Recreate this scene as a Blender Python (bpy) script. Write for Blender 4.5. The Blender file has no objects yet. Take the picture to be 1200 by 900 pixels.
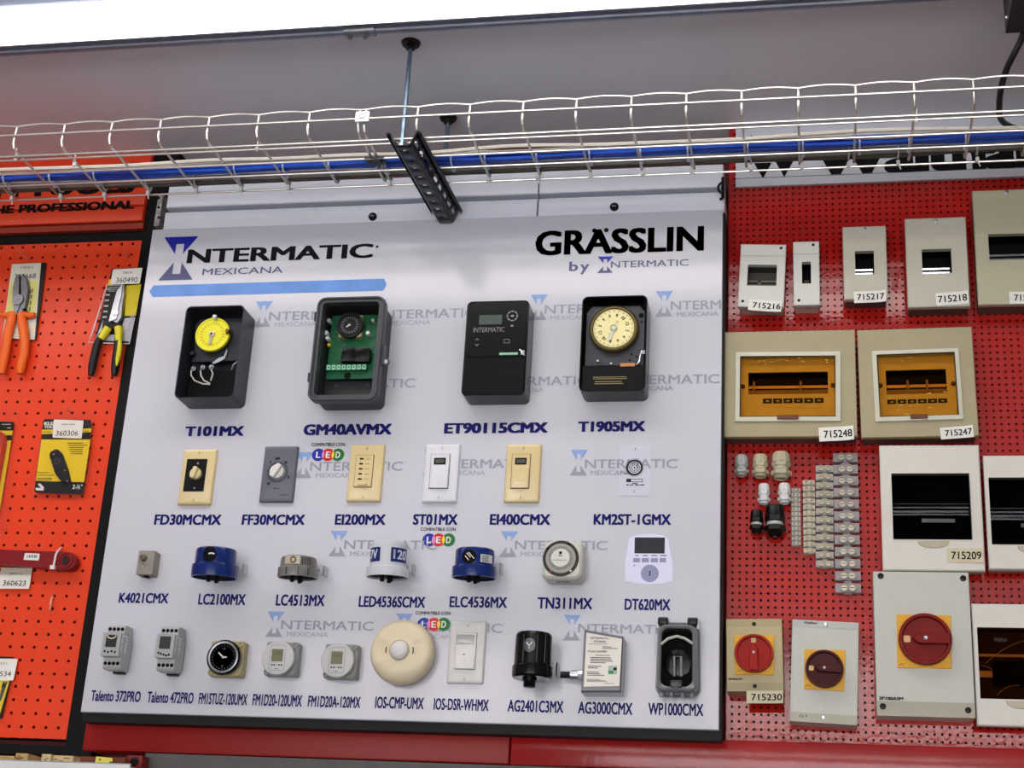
import bpy, bmesh, math, random
from mathutils import Vector, Matrix
random.seed(7)
PI = math.pi
S = bpy.context.scene
C = S.collection

# ------------------------------------------------------------------ camera
F, DIST, EYE = 1806.13, 2.678, 1.6
YAW, PITCH, ROLL = [math.radians(a) for a in (-11.76426, 20.27683, 3.32132)]
FW = Vector((math.sin(YAW)*math.cos(PITCH), math.cos(YAW)*math.cos(PITCH), math.sin(PITCH)))
_r = Vector((math.cos(YAW), -math.sin(YAW), 0)); _u = _r.cross(FW)
RT = math.cos(ROLL)*_r + math.sin(ROLL)*_u
UP = -math.sin(ROLL)*_r + math.cos(ROLL)*_u
cd = bpy.data.cameras.new('camera'); cam = bpy.data.objects.new('camera', cd); C.objects.link(cam)
cd.sensor_width = 36; cd.lens = F/1200*36; cd.clip_start = .05; cd.clip_end = 60
cam.matrix_world = Matrix(((RT.x, UP.x, -FW.x, 0), (RT.y, UP.y, -FW.y, -DIST), (RT.z, UP.z, -FW.z, EYE), (0, 0, 0, 1)))
S.camera = cam

# ------------------------------------------------------------------ light and exposure
S.view_settings.view_transform = 'Standard'; S.view_settings.look = 'None'
S.view_settings.gamma = 1; S.view_settings.use_curve_mapping = False
S.view_settings.exposure = -0.42
W = bpy.data.worlds.new('world'); S.world = W; W.use_nodes = True
bg = W.node_tree.nodes['Background']
bg.inputs[0].default_value = (.97, .975, 1, 1); bg.inputs[1].default_value = .25
TUBE_NEAR, TUBE_ROW, TUBE_SHOP, PANE_FILL = 6.5, 8.0, 15.0, 8.6

def ray(px, py): return (px-600)/F*RT - (py-450)/F*UP + FW
def at(px, py, Y):                      # a measured photo point laid on the upright plane Y
    r = ray(px, py); k = (Y+DIST)/r.y
    return Vector((r.x*k, Y, r.z*k+EYE))
def atz(px, py, Z):                     # the same on a level plane
    r = ray(px, py); k = (Z-EYE)/r.z
    return Vector((r.x*k, r.y*k-DIST, Z))

# ------------------------------------------------------------------ materials
def lin(h):
    c = [int(h[i:i+2], 16)/255 for i in (0, 2, 4)]
    return [x/12.92 if x <= .04045 else ((x+.055)/1.055)**2.4 for x in c]
MATS = {}
def mat(h, rough=.5, metal=0., spec=.3, var=.05, vs=25, bump=0., bs=150, coat=0., emit=0.):
    key = (h, rough, metal, spec, var, vs, bump, bs, coat, emit)
    if key in MATS: return MATS[key]
    m = bpy.data.materials.new('surface_%s_%d' % (h, len(MATS))); m.use_nodes = True
    nt = m.node_tree; b = nt.nodes['Principled BSDF']; L = nt.links.new
    c = lin(h)
    b.inputs['Base Color'].default_value = (*c, 1); b.inputs['Roughness'].default_value = rough
    b.inputs['Metallic'].default_value = metal; b.inputs['Specular IOR Level'].default_value = spec
    b.inputs['Coat Weight'].default_value = coat; b.inputs['Coat Roughness'].default_value = .08
    if emit:
        b.inputs['Emission Color'].default_value = (*c, 1); b.inputs['Emission Strength'].default_value = emit
    if var or bump: tc = nt.nodes.new('ShaderNodeTexCoord')
    if var:
        n = nt.nodes.new('ShaderNodeTexNoise'); n.inputs['Scale'].default_value = vs; n.inputs['Detail'].default_value = 3
        L(tc.outputs['Object'], n.inputs['Vector'])
        r = nt.nodes.new('ShaderNodeMapRange'); r.inputs['From Min'].default_value = .3; r.inputs['From Max'].default_value = .7
        r.inputs['To Min'].default_value = 1-var; r.inputs['To Max'].default_value = 1+var
        L(n.outputs['Fac'], r.inputs['Value'])
        x = nt.nodes.new('ShaderNodeVectorMath'); x.operation = 'SCALE'; x.inputs[0].default_value = c
        L(r.outputs['Result'], x.inputs['Scale']); L(x.outputs['Vector'], b.inputs['Base Color'])
    if bump:
        n = nt.nodes.new('ShaderNodeTexNoise'); n.inputs['Scale'].default_value = bs; n.inputs['Detail'].default_value = 2
        L(tc.outputs['Object'], n.inputs['Vector'])
        u = nt.nodes.new('ShaderNodeBump'); u.inputs['Strength'].default_value = bump; u.inputs['Distance'].default_value = .002
        L(n.outputs['Fac'], u.inputs['Height']); L(u.outputs['Normal'], b.inputs['Normal'])
    MATS[key] = m; return m
def clear(h, gloss=.12, rough=.06):      # clear or tinted plastic sheet
    key = ('clear', h, gloss, rough)
    if key in MATS: return MATS[key]
    m = bpy.data.materials.new('clear_%s' % h); m.use_nodes = True
    nt = m.node_tree; nt.nodes.clear(); L = nt.links.new
    o = nt.nodes.new('ShaderNodeOutputMaterial'); x = nt.nodes.new('ShaderNodeMixShader')
    t = nt.nodes.new('ShaderNodeBsdfTransparent'); g = nt.nodes.new('ShaderNodeBsdfGlossy')
    f = nt.nodes.new('ShaderNodeFresnel'); f.inputs[0].default_value = 1.45
    a = nt.nodes.new('ShaderNodeMath'); a.operation = 'ADD'; a.inputs[1].default_value = gloss
    t.inputs[0].default_value = (*[int(h[i:i+2], 16)/255 for i in (0, 2, 4)], 1); g.inputs['Roughness'].default_value = rough
    ge = nt.nodes.new('ShaderNodeNewGeometry'); bk = nt.nodes.new('ShaderNodeMath'); bk.operation = 'SUBTRACT'; bk.inputs[0].default_value = 1
    fm = nt.nodes.new('ShaderNodeMath'); fm.operation = 'MULTIPLY'
    L(ge.outputs['Backfacing'], bk.inputs[1]); L(f.outputs[0], a.inputs[0]); L(a.outputs[0], fm.inputs[0]); L(bk.outputs[0], fm.inputs[1]); (L(fm.outputs[0], x.inputs[0]) if gloss >= 0 else x.inputs[0].__setattr__('default_value', 0)); L(t.outputs[0], x.inputs[1]); L(g.outputs[0], x.inputs[2])
    L(x.outputs[0], o.inputs[0]); MATS[key] = m; return m

BLACK = mat('09090b', .35, spec=.2); SATIN = mat('121316', .22, coat=.3); STEEL = mat('b9bcc2', .3, 1, var=.08); ZINC = mat('9aa0a8', .4, 1, var=.1)
DSTEEL = mat('3b3d42', .38, .9); BRASS = mat('b39a5c', .35, 1); WHITE = mat('dcdcda', .4); INK = mat('0a0a0d', .6, spec=.12, var=0)
NAVY = mat('0c0e5c', .5, spec=.15, var=0); TAG = mat('e4e2da', .6); CHROME = mat('d5d8dd', .15, 1, var=0)
CREAM = mat('d4c08e', .22, spec=.5); DARK = mat('060607', .6, spec=.1); NIGHT = mat('0a0a0c', .2, spec=.22)
WM_GREY = mat('9496a2', .3, var=0); WM_BLUE = mat('86a2d2', .3, var=0)

# ------------------------------------------------------------------ mesh helpers
_txt = {}
def glyphs(s, off):
    k = (s, off)
    if k not in _txt:
        cu = bpy.data.curves.new('t', 'FONT'); cu.body = s; cu.size = 1; cu.offset = off; cu.resolution_u = 3
        ob = bpy.data.objects.new('t', cu); me = ob.to_mesh()
        _txt[k] = ([tuple(v.co[:2]) for v in me.vertices], [tuple(p.vertices) for p in me.polygons])
        ob.to_mesh_clear(); bpy.data.objects.remove(ob); bpy.data.curves.remove(cu)
    return _txt[k]
def rrect(w, h, r, n=5, cx=0, cz=0):
    r = min(r, w/2*.999, h/2*.999)
    if r <= 1e-5: return [(cx-w/2, cz-h/2), (cx+w/2, cz-h/2), (cx+w/2, cz+h/2), (cx-w/2, cz+h/2)]
    P = []
    for sx, sz, a in ((1, -1, -PI/2), (1, 1, 0), (-1, 1, PI/2), (-1, -1, PI)):
        for i in range(n+1):
            b = a+PI/2*i/n; P.append((cx+sx*(w/2-r)+r*math.cos(b), cz+sz*(h/2-r)+r*math.sin(b)))
    return P
def circ(r, n=32, cx=0, cz=0, rz=None): return [(cx+r*math.cos(2*PI*i/n), cz+(rz or r)*math.sin(2*PI*i/n)) for i in range(n)]
class MB:
    def __init__(s): s.v = []; s.f = []; s.m = []; s.mi = 0
    def add(s, V, Fs):
        o = len(s.v); s.v += [Vector(p) for p in V]
        for f in Fs: s.f.append(tuple(o+i for i in f)); s.m.append(s.mi)
        return s
    def mark(s): return len(s.v)
    def xf(s, a, M):
        for i in range(a, len(s.v)): s.v[i] = M @ s.v[i]
        return s
    def box(s, x0, x1, y0, y1, z0, z1):
        V = [(x, y, z) for x in (x0, x1) for y in (y0, y1) for z in (z0, z1)]
        return s.add(V, [(0, 1, 3, 2), (4, 6, 7, 5), (0, 4, 5, 1), (2, 3, 7, 6), (0, 2, 6, 4), (1, 5, 7, 3)])
    def loft(s, rings, cap0=True, cap1=True, close=False):
        n = len(rings[0]); V = [p for r in rings for p in r]; Fs = []
        R = len(rings)
        for k in range(R if close else R-1):
            for i in range(n):
                j = (i+1) % n; k2 = (k+1) % R
                Fs.append((k*n+i, k*n+j, k2*n+j, k2*n+i))
        if not close:
            if cap0: Fs.append(tuple(range(n-1, -1, -1)))
            if cap1: Fs.append(tuple((R-1)*n+i for i in range(n)))
        return s.add(V, Fs)
    def slab(s, w, h, y0, y1, r=.0, b=.0, cx=0, cz=0, n=5):   # y0 front (towards viewer), y1 back; b = front chamfer
        R = [[(x, y1, z) for x, z in rrect(w, h, r, n, cx, cz)]]
        if b: R += [[(x, y0+b, z) for x, z in rrect(w, h, r, n, cx, cz)], [(x, y0+b*.3, z) for x, z in rrect(w-b*.6, h-b*.6, max(r-b*.3, 0) if r else 0, n, cx, cz)],
                    [(x, y0, z) for x, z in rrect(w-2*b, h-2*b, max(r-b, .0003) if r else 0, n, cx, cz)]]
        else: R += [[(x, y0, z) for x, z in rrect(w, h, r, n, cx, cz)]]
        return s.loft(R)
    def poly(s, P, y0, y1, b=0):                              # outline P (x,z) extruded along Y
        cx = sum(p[0] for p in P)/len(P); cz = sum(p[1] for p in P)/len(P)
        R = [[(x, y1, z) for x, z in P], [(x, y0+b, z) for x, z in P]]
        if b:
            def sh(p):
                d = Vector((p[0]-cx, p[1]-cz)); l = max(d.length, 1e-6); d *= (l-b)/l
                return (cx+d.x, y0, cz+d.y)
            R.append([sh(p) for p in P])
        return s.loft(R)
    def hollow(s, w, h, y0, y1, r, t, floor=None):            # open-fronted tray
        R = [[(x, y, z) for x, z in rrect(ww, hh, rr)] for ww, hh, rr, y in
             ((w, h, r, y1), (w, h, r, y0), (w-2*t, h-2*t, max(r-t, .0005), y0), (w-2*t, h-2*t, max(r-t, .0005), y1-t if floor is None else floor))]
        return s.loft(R)
    def frame(s, o, i, y0, y1, b=0.):                         # o, i = (x0,x1,z0,z1)
        def q(t, y, k=0): return [(t[0]+k, y, t[2]+k), (t[1]-k, y, t[2]+k), (t[1]-k, y, t[3]-k), (t[0]+k, y, t[3]-k)]
        R = [q(o, y1), q(o, y0+b)] + ([q(o, y0, b)] if b else []) + [q(i, y0), q(i, y1)]
        return s.loft(R, close=True)
    def lathe(s, prof, c=(0, 0, 0), ax='y', n=32, caps=True):   # prof = (radius, t)
        R = []
        for r, t in prof:
            r = max(r, 1e-5)
            ring = []
            for i in range(n):
                a = 2*PI*i/n; u, v = r*math.cos(a), r*math.sin(a)
                p = {'y': (u, t, v), 'z': (u, v, t), 'x': (t, u, v)}[ax]
                ring.append((c[0]+p[0], c[1]+p[1], c[2]+p[2]))
            R.append(ring)
        return s.loft(R, caps, caps)
    def tube(s, P, r, n=8, flat=1.0):
        P = [Vector(p) for p in P]; N = len(P); rr = r if isinstance(r, (list, tuple)) else [r]*N
        R = []; ref = None
        for i in range(N):
            d = (P[min(i+1, N-1)]-P[max(i-1, 0)]).normalized()
            if ref is None: ref = Vector((0, 1, 0)) if abs(d.y) < .9 else Vector((1, 0, 0))
            a = (ref - d*ref.dot(d)).normalized(); b = d.cross(a); ref = a
            R.append([P[i]+rr[i]*(a*math.cos(2*PI*k/n)*flat+b*math.sin(2*PI*k/n)) for k in range(n)])
        return s.loft(R)
    def text(s, t, x0, x1, z0, z1, y, bold=0., fn=None):
        V, Fs = glyphs(t, 0.)
        H = max(p[1] for p in glyphs('H', 0.)[0])
        k = bold*1.15; kz = bold*.55; nn = max(1, math.ceil(2*k/.055))                                # heavier strokes: the letters laid over themselves
        a, b = min(p[0] for p in V)-k, max(p[0] for p in V)+k
        for i, (dx, dz) in enumerate([(0, 0)] if not bold else [(-k+2*k*u/nn, v) for u in range(nn+1) for v in ((kz, -kz) if kz < .03 else (kz, 0, -kz))]):
            out = [(x0+(p[0]+dx-a)/(b-a)*(x1-x0), y-.00004*i, z0+(p[1]+dz+kz)/(H+2*kz)*(z1-z0)) for p in V]
            if fn: out = [fn(p) for p in out]
            s.add(out, Fs)
        return s
    def build(s, name, mats, parent=None, world=False, smooth=22.9):
        me = bpy.data.meshes.new(name)
        V = s.v
        if world and parent is not None:
            Mi = ROOT[parent.name].inverted(); V = [Mi @ p for p in V]
        me.from_pydata([tuple(p) for p in V], [], s.f)
        mats = mats if isinstance(mats, (list, tuple)) else [mats]
        for m in mats: me.materials.append(m)
        me.polygons.foreach_set('material_index', s.m)
        bm = bmesh.new(); bm.from_mesh(me); bmesh.ops.recalc_face_normals(bm, faces=bm.faces); bm.to_mesh(me); bm.free()
        if smooth: me.shade_smooth(); me.set_sharp_from_angle(angle=math.radians(smooth))
        o = bpy.data.objects.new(name, me); C.objects.link(o)
        if parent is not None: o.parent = parent; ROOT[o.name] = ROOT[parent.name]
        else: ROOT[o.name] = Matrix()
        return o
ROOT = {}
def tag(o, label=None, cat=None, group=None, kind=None):
    for k, v in (('label', label), ('category', cat), ('group', group), ('kind', kind)):
        if v: o[k] = v
    return o
def thing(name, label, cat, loc=(0, 0, 0), rot=0., group=None):
    o = bpy.data.objects.new(name, None); C.objects.link(o); o.empty_display_size = .02
    o.location = loc; o.rotation_euler = (0, rot, 0)
    ROOT[o.name] = Matrix.Translation(loc) @ Matrix.Rotation(rot, 4, 'Y')
    return tag(o, label, cat, group)
def quad_dev(name, label, cat, q, d, Y=0., group=None):        # q = TL TR BR BL photo points of the front face
    a, b, c, e = [at(x, y, Y-d) for x, y in q]
    ctr = (a+b+c+e)/4; up = ((a-e)+(b-c))/2; rt = ((b-a)+(c-e))/2
    th = (math.atan2(up.x, up.z)+math.atan2(-rt.z, rt.x))/2
    if abs(th) < .012: th = 0.
    t = thing(name, label, cat, (ctr.x, Y, ctr.z), th, group)
    return t, rt.length, up.length
def mid_dev(name, label, cat, L, R, T, B, d, Y=0., group=None):
    x0, x1 = at(*L, Y-d).x, at(*R, Y-d).x; z1, z0 = at(*T, Y-d).z, at(*B, Y-d).z
    t = thing(name, label, cat, ((x0+x1)/2, Y, (z0+z1)/2), 0., group)
    return t, x1-x0, z1-z0
def loc(t, px, py, d, Y=0.):
    p = ROOT[t.name].inverted() @ at(px, py, Y-d)
    return p.x, p.z
def lrect(t, p, q, d, Y=0.):                                    # photo rectangle to local (x0,x1,z0,z1)
    a, b = loc(t, *p, d, Y), loc(t, *q, d, Y)
    return (min(a[0], b[0]), max(a[0], b[0]), min(a[1], b[1]), max(a[1], b[1]))
def lines(m, x0, x1, z0, z1, n, y, h=.35):                      # print too small to read
    for i in range(n):
        zc = z1-(i+.5)*(z1-z0)/n; k = (z1-z0)/n*h/2; m.box(x0, x0+(x1-x0)*random.uniform(.55, 1), y, y+.0001, zc-k, zc+k)
def screw(m, x, z, y, r=.004, h=.002):
    m.lathe([(r, y+.001), (r, y-h*.6), (r*.7, y-h)], (x, 0, z), n=14)
PEG = .08       # front face of the pegboards; the white display board's face is Y = 0

# ================================================================== the setting
Zc = 3.188
m = MB(); m.box(-4.5, 3.5, -9, .2, Zc, Zc+.1)
tag(m.build('ceiling', mat('e4e4e9', .4, var=.03, vs=3), smooth=0), kind='structure')
m = MB(); m.box(-4.5, 3.5, .12, .22, 0, Zc+.1)
tag(m.build('wall_back', mat('561416', .5, var=.1, vs=6), smooth=0), kind='structure')
m = MB(); m.box(-4.5, 3.5, -9, .22, -.1, 0)
tag(m.build('floor', mat('8d8a86', .4, var=.06, vs=4), smooth=0), kind='structure')

# shop front far behind the viewer; its glowing window is added as unseen frontal fill
m = MB(); m.box(-4.5, 3.5, -9.1, -9, 2.45, Zc); m.box(-4.5, 3.5, -9.1, -9, 0, .15); m.box(-4.5, -3.9, -9.1, -9, .15, 2.45); m.box(2.9, 3.5, -9.1, -9, .15, 2.45)
tag(m.build('wall_front', mat('a9a6a0', .6), smooth=0), kind='structure')
m = MB(); m.box(-3.9, 2.9, -9.06, -9.05, .15, 2.45); wn = tag(m.build('fill_window', mat('fdfcff', .5, var=0, emit=PANE_FILL), smooth=0), kind='structure')
m = MB()
for k in range(7): x = -3.9+6.8*k/6; m.box(x-.03, x+.03, -9.049, -8.99, .15, 2.45)
m.box(-3.9, 2.9, -9.049, -8.99, .15, .21); m.box(-3.9, 2.9, -9.049, -8.99, 2.39, 2.45)
m.build('fill_window_frame', mat('6b6d70', .4, .6), wn, smooth=0)

# ceiling lights: rows of long tube fixtures running along the wall
def light(y0, y1, x0, x1, zb, power, label, cover=True):
    t = thing('ceiling_light', label, 'ceiling light', ((x0+x1)/2, (y0+y1)/2, Zc))
    m = MB(); m.box(x0, x1, y0-.012, y1+.012, zb+.012, Zc); m.build('housing', mat('a4afc6', .4), t, True, 0)
    m = MB(); m.box(x0+.01, x1-.01, y0, y1, zb, zb+.0119); m.build('diffuser', mat('fffaf6', .5, var=0, emit=power), t, True, 0)
    m = MB(); m.box(x0-.01, x0+.01, y0-.016, y1+.016, zb-.001, Zc); m.box(x1-.01, x1+.01, y0-.016, y1+.016, zb-.001, Zc); m.build('end_cap', mat('b9bcc4', .4), t, True, 0)
light(-.525, -.43, -2.6, .75, 3.138, TUBE_NEAR, 'long glowing ceiling light running above the wire cable tray')
light(-.78, -.585, -2.6, .34, 3.138, TUBE_ROW, 'long ceiling light in the row nearer the viewer, overhead')
for k, y in enumerate((-5.9, -6.7, -7.5, -8.3)):
    light(y-.13, y+.13, -3.4, 1.6, 3.138, TUBE_SHOP, ['wide ceiling light over the middle of the shop', 'wide ceiling light just past the middle of the shop', 'wide ceiling light near the far end of the shop', 'wide ceiling light farthest back in the shop'][k])
# conduit along the ceiling
CX1 = .31
t = thing('metal_conduit', 'thin galvanised conduit pipe along the ceiling beside the glowing light', 'conduit', (-.8, -.362, 3.17))
m = MB(); m.tube([(-2.6, -.362, 3.171), (CX1, -.362, 3.171)], .0092, 14); m.build('pipe', mat('aab2c4', .28, 1, var=.06), t, True)
p = atz(425, 41, 3.171)
m = MB(); m.lathe([(.0095, -.03), (.0122, -.029), (.0122, .029), (.0095, .03)], (p.x, -.362, 3.171), 'x', 16)
m.build('coupling', ZINC, t, True)
for dx in (-.017, .012):
    m = MB(); m.lathe([(.0045, 0), (.0045, -.012), (.003, -.013)], (p.x+dx, -.366, 3.163), 'z', 8); m.build('coupling_screw', ZINC, t, True)

# ================================================================== pegboards
def pegboard(name, label, x0, x1, z0, z1, ox, oz, pitch, hr, material, parent_parts=None):
    t = thing(name, label, 'pegboard', ((x0+x1)/2, PEG, (z0+z1)/2))
    i0 = math.floor((x0-ox)/pitch); i1 = math.ceil((x1-ox)/pitch); j0 = math.floor((z0-oz)/pitch); j1 = math.ceil((z1-oz)/pitch)
    V = []; Fs = []; h = pitch/2
    sq = [(h, 0), (h, h), (0, h), (-h, h), (-h, 0), (-h, -h), (0, -h), (h, -h)]
    oc = [(hr*math.cos(PI/4*k), hr*math.sin(PI/4*k)) for k in range(8)]
    for i in range(i0, i1+1):
        for j in range(j0, j1+1):
            cx, cz = ox+i*pitch, oz+j*pitch; o = len(V)
            V += [(min(max(cx+a, x0), x1), PEG, min(max(cz+b, z0), z1)) for a, b in sq]
            V += [(min(max(cx+a, x0), x1), PEG, min(max(cz+b, z0), z1)) for a, b in oc]
            V += [(min(max(cx+a, x0), x1), PEG+.005, min(max(cz+b, z0), z1)) for a, b in oc]
            for k in range(8):
                l = (k+1) % 8
                Fs += [(o+k, o+l, o+8+l, o+8+k), (o+8+k, o+8+l, o+16+l, o+16+k)]
    m = MB(); m.add(V, Fs); m.build('perforated_sheet', material, t, True, 0)
    m = MB(); m.box(x0, x1, PEG+.018, PEG+.0395, z0, z1); m.build('hole_shade', mat('16090a', .8), t, True, 0)  # dark sheet put in for the shade behind the holes
    return t
q = at(298.7*0+140.7, 298.7, PEG)
peg_l = pegboard('pegboard', 'bright orange pegboard holding pliers and packs at the left', -2.25, -1.385, 1.935, 2.99, q.x, q.z, .0254, .0034, mat('e0421f', .3, spec=.3, var=.04, vs=8, bump=.05, bs=60))
m = MB()
xr = at(167.5, 286, PEG).x
m.box(xr-.002, -1.337, PEG-.0035, PEG+.039, 1.905, 3.19)            # upright
zb = at(60, 874, PEG).z; m.box(-2.25, xr-.0021, PEG-.0035, PEG+.039, 1.905, zb)
zt = at(100, 284, PEG).z; m.box(-2.25, xr-.0021, PEG-.0005, PEG+.039, zt, 3.03)
m.build('black_frame', mat('080808', .5, spec=.15), peg_l, True, 0)
q = at(840+150/5.62, 700+18/5.62, PEG)
peg_r = pegboard('pegboard', 'glossy dark red pegboard with fine holes holding enclosures at the right', -.158, .72, 1.953, 3.188, q.x, q.z, .0127, .0024, mat('a81d18', .07, spec=.45, var=.06, vs=8, bump=.06, bs=120))

# orange slatted sign on the left
t = thing('slat_sign', 'orange slatted sign with black lettering above the orange pegboard', 'sign', (-1.75, .07, 3.09))
z0 = at(60, 262.5, .066).z; xr2 = xr-.0035
zs = [z0, at(87, 243.5, .066).z, at(87, 222, .066).z, 3.14, 3.186]
m = MB()
for a, b in zip(zs, zs[1:]):
    m.slab(xr2+2.25, b-a-.0015, .066, .0785, 0, .004, (xr2-2.25)/2, (a+b)/2)
m.build('slats', mat('d9401f', .4, var=.03), t, True, 30)
za, zb2 = at(60, 271, .07).z, at(60, 265.5, .07).z
m = MB(); m.box(-2.25, at(168, 262, .066).x, .066, .079, za-.003, zb2-.001); m.build('lower_rail', mat('8a2a17', .5), t, True, 0)
m = MB()
def ptext(m, s, x0, x1, yt, yb, Y, bold=.02, xm=None):           # px-measured lettering on plane Y
    xm = xm if xm is not None else (x0+x1)/2; ym = (yt+yb)/2
    m.text(s, at(x0, ym, Y).x, at(x1, ym, Y).x, at(xm, yb, Y).z, at(xm, yt, Y).z, Y, bold)
ptext(m, 'FOR THE PROFESSIONAL', -60, 157.5, 239, 248.6, .0655, .045)
ptext(m, 'KLEIN TOOLS', -75, 158, 208, 230, .0655, .05)
m.build('lettering', mat('0c0504', .6, spec=.1, var=0), t, True, 0)

# ================================================================== white header rails above the display board
def header(x0, x1, z0, z1, label, cap=None, lip=False):
    t = thing('header_panel', label, 'header panel', ((x0+x1)/2, .02, z0))
    m = MB(); m.slab(x1-x0, z1-z0, .008, .119, 0, .0035, (x0+x1)/2, (z0+z1)/2)
    m.build('panel', mat('e3e7f3', .2, spec=.5, var=.03, vs=8), t, True, 0)
    if cap:
        p = at(*cap, .008); m = MB(); m.lathe([(.0085, .0079), (.0085, .004), (.006, .002), (.003, .0015)], (p.x, 0, p.z), n=18)
        c = m.build('bolt_cap', BLACK, t, True)
        m = MB(); m.box(p.x-.004, p.x+.004, .0005, .0018, p.z-.0015, p.z+.0015); m.build('slot', STEEL, c, True, 0)
    return t
zA, zB, zC_ = at(600, 254.5, .008).z, at(600, 233.5, .008).z, at(600, 228, .008).z
xg = at(629.5, 250, .008).x
xl, xrr = at(192, 258, .008).x, at(849, 240, .008).x
header(xl, xg-.0012, zA-.004, zB, 'lower white header rail over the left part of the display board', (437, 254.5))
header(xg+.0012, xrr, zA-.004, zB, 'lower white header rail over the right part of the display board', (720, 243))
header(xl, xg-.0012, zC_, zC_+.05, 'upper white header rail at left, just under the cables')
header(xg+.0012, xrr-.003, zC_, zC_+.05, 'upper white header rail at right, just under the cables')
t = thing('black_hook', 'small black wire hook at the right end of the white header rails', 'hook', (-.16, .0, 3.0))
m = MB(); p = at(846.5, 216, -.004)
m.tube([(p.x-.004, -.001, p.z-.03), (p.x+.001, -.004, p.z-.03), (p.x+.001, -.004, p.z+.015)], .0032, 8)
m.tube([(p.x+.001+.009*math.cos(a), -.005, p.z-.008+.011*math.sin(a)) for a in [PI*.5+PI*k/8 for k in range(9)]], .0024, 8)
m.build('hook_wire', BLACK, t, True)
t = thing('corner_bracket', 'worn silver and black corner bracket left of the header rails', 'bracket', at(183, 250, .01))
r_ = [at(x, y, .012) for x, y in ((180, 265), (186, 265), (191, 227), (186, 227))]
m = MB(); m.poly([(p.x, p.z) for p in r_], .012, .062); m.build('plate', mat('a9a9a6', .35, .8, var=.5, vs=60), t, True, 0)
m = MB()
for yy in (232, 243, 255): 
    p = at(186, yy, .012); screw(m, p.x, p.z, .012, .003)
m.build('rivet', BLACK, t, True)

# red beam, steel beam and lower edge
m = MB(); zt, zb = at(400, 851, .05).z, at(400, 889, .05).z
xm = at(597, 875, .05).x
t = thing('red_beam', 'red painted steel beam under the left and middle of the display board', 'beam', (-.9, .05, zb))
m.slab(xm+1.345, zt-zb, .05, .119, 0, .003, (xm-1.345)/2, (zt+zb)/2); m.build('beam_face', mat('8f1c1a', .38, spec=.2, var=.08, vs=5, bump=.12, bs=60), t, True, 30)
t = thing('red_beam', 'red painted steel beam running on under the red pegboard', 'beam', (.2, .05, zb))
m = MB(); m.slab(.75-xm-.002, zt-zb-.003, .05, .0785, 0, .003, (xm+.002+.75)/2, (zt+zb)/2-.002); m.build('beam_face', mat('98191a', .15, spec=.35, var=.12, vs=9, bump=.1, bs=90), t, True, 30)
t = thing('steel_beam', 'dark grey steel beam below the red beam', 'beam', (-.6, .05, zb-.05))
xs = at(168, 893, .05).x; m = MB(); m.box(xs, .75, .055, .119, zb-.12, zb-.0015); m.build('beam_face', mat('5c5a58', .5, var=.1), t, True, 0)

# ================================================================== the white display board
board = thing('display_board', 'large white display board with rows of mounted devices and blue captions', 'display board', (-.75, 0, 1.976))
BX0, BX1, BZ0, BZ1 = -1.3345, -.164, 1.976, 2.9635
m = MB(); m.slab(BX1-BX0, BZ1-BZ0, 0, .012, 0, .002, (BX0+BX1)/2, (BZ0+BZ1)/2)
bmat = mat('c4c4cd', .13, spec=.5, var=.015, vs=2, coat=0)
m.build('panel', bmat, board, True, 0)
m = MB(); m.box(BX0-.001, BX1+.004, .0125, .119, BZ0-.016, BZ1-.002); m.build('black_backing', mat('0b0b0c', .6), board, True, 0)
TY = -.0006
def hourglass(m, x0, x1, yt, yb, ia=0, ib=1, Y=TY):
    a, b = at(x0, (yt+yb)/2, Y).x, at(x1, (yt+yb)/2, Y).x; w = b-a; c = (a+b)/2
    z1, z0 = at((x0+x1)/2, yt, Y).z, at((x0+x1)/2, yb, Y).z; h = z1-z0; k = w*.115
    zm = (z0+z1)/2
    zi1, zi0 = z1-.17*h, z0+.14*h
    def x_at(z): return abs(z-zm)/(h/2)*w/2+.02*w
    m.mi = ib
    def P(L): m.add([(x, Y, z) for x, z in L], [tuple(range(len(L)))])
    P([(c-w/2, z1), (c-k, zi1), (c+k, zi1), (c+w/2, z1)])
    P([(c-w/2, z1), (c-x_at(zm+.1*h), zm+.1*h), (c-k, zm+.1*h), (c-k, zi1)]); P([(c+w/2, z1), (c+k, zi1), (c+k, zm+.1*h), (c+x_at(zm+.1*h), zm+.1*h)])
    m.mi = ia
    P([(c-w/2, z0), (c-k, zi0), (c+k, zi0), (c+w/2, z0)][::-1])
    P([(c-w/2, z0), (c-k, zi0), (c-k, zm-.1*h), (c-x_at(zm-.1*h), zm-.1*h)]); P([(c+w/2, z0), (c+x_at(zm-.1*h), zm-.1*h), (c+k, zm-.1*h), (c+k, zi0)])
def wordmark(m, x0, yt, sc, mex=True, s='NTERMATIC', bold=.012, Y=TY):
    # x0,yt = top-left of the hourglass, sc = photo pixels of its height (31 at small size)
    u = sc/31.
    hourglass(m, x0, x0+21*u, yt, yt+31*u)
    m.mi = 0
    # wide extended capitals
    ptext(m, s, x0+18*u, x0+130*u, yt+11.6*u, yt+22.4*u, Y, bold)
    p = at(x0+132*u, yt+12*u, Y); m.lathe([(.0012*u, 0), (.0012*u, -.0001)], (p.x, Y, p.z), n=10)
    if mex: ptext(m, 'MEXICANA', x0+25*u, x0+75*u, yt+25.2*u, yt+30.5*u, Y, .0)
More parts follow.
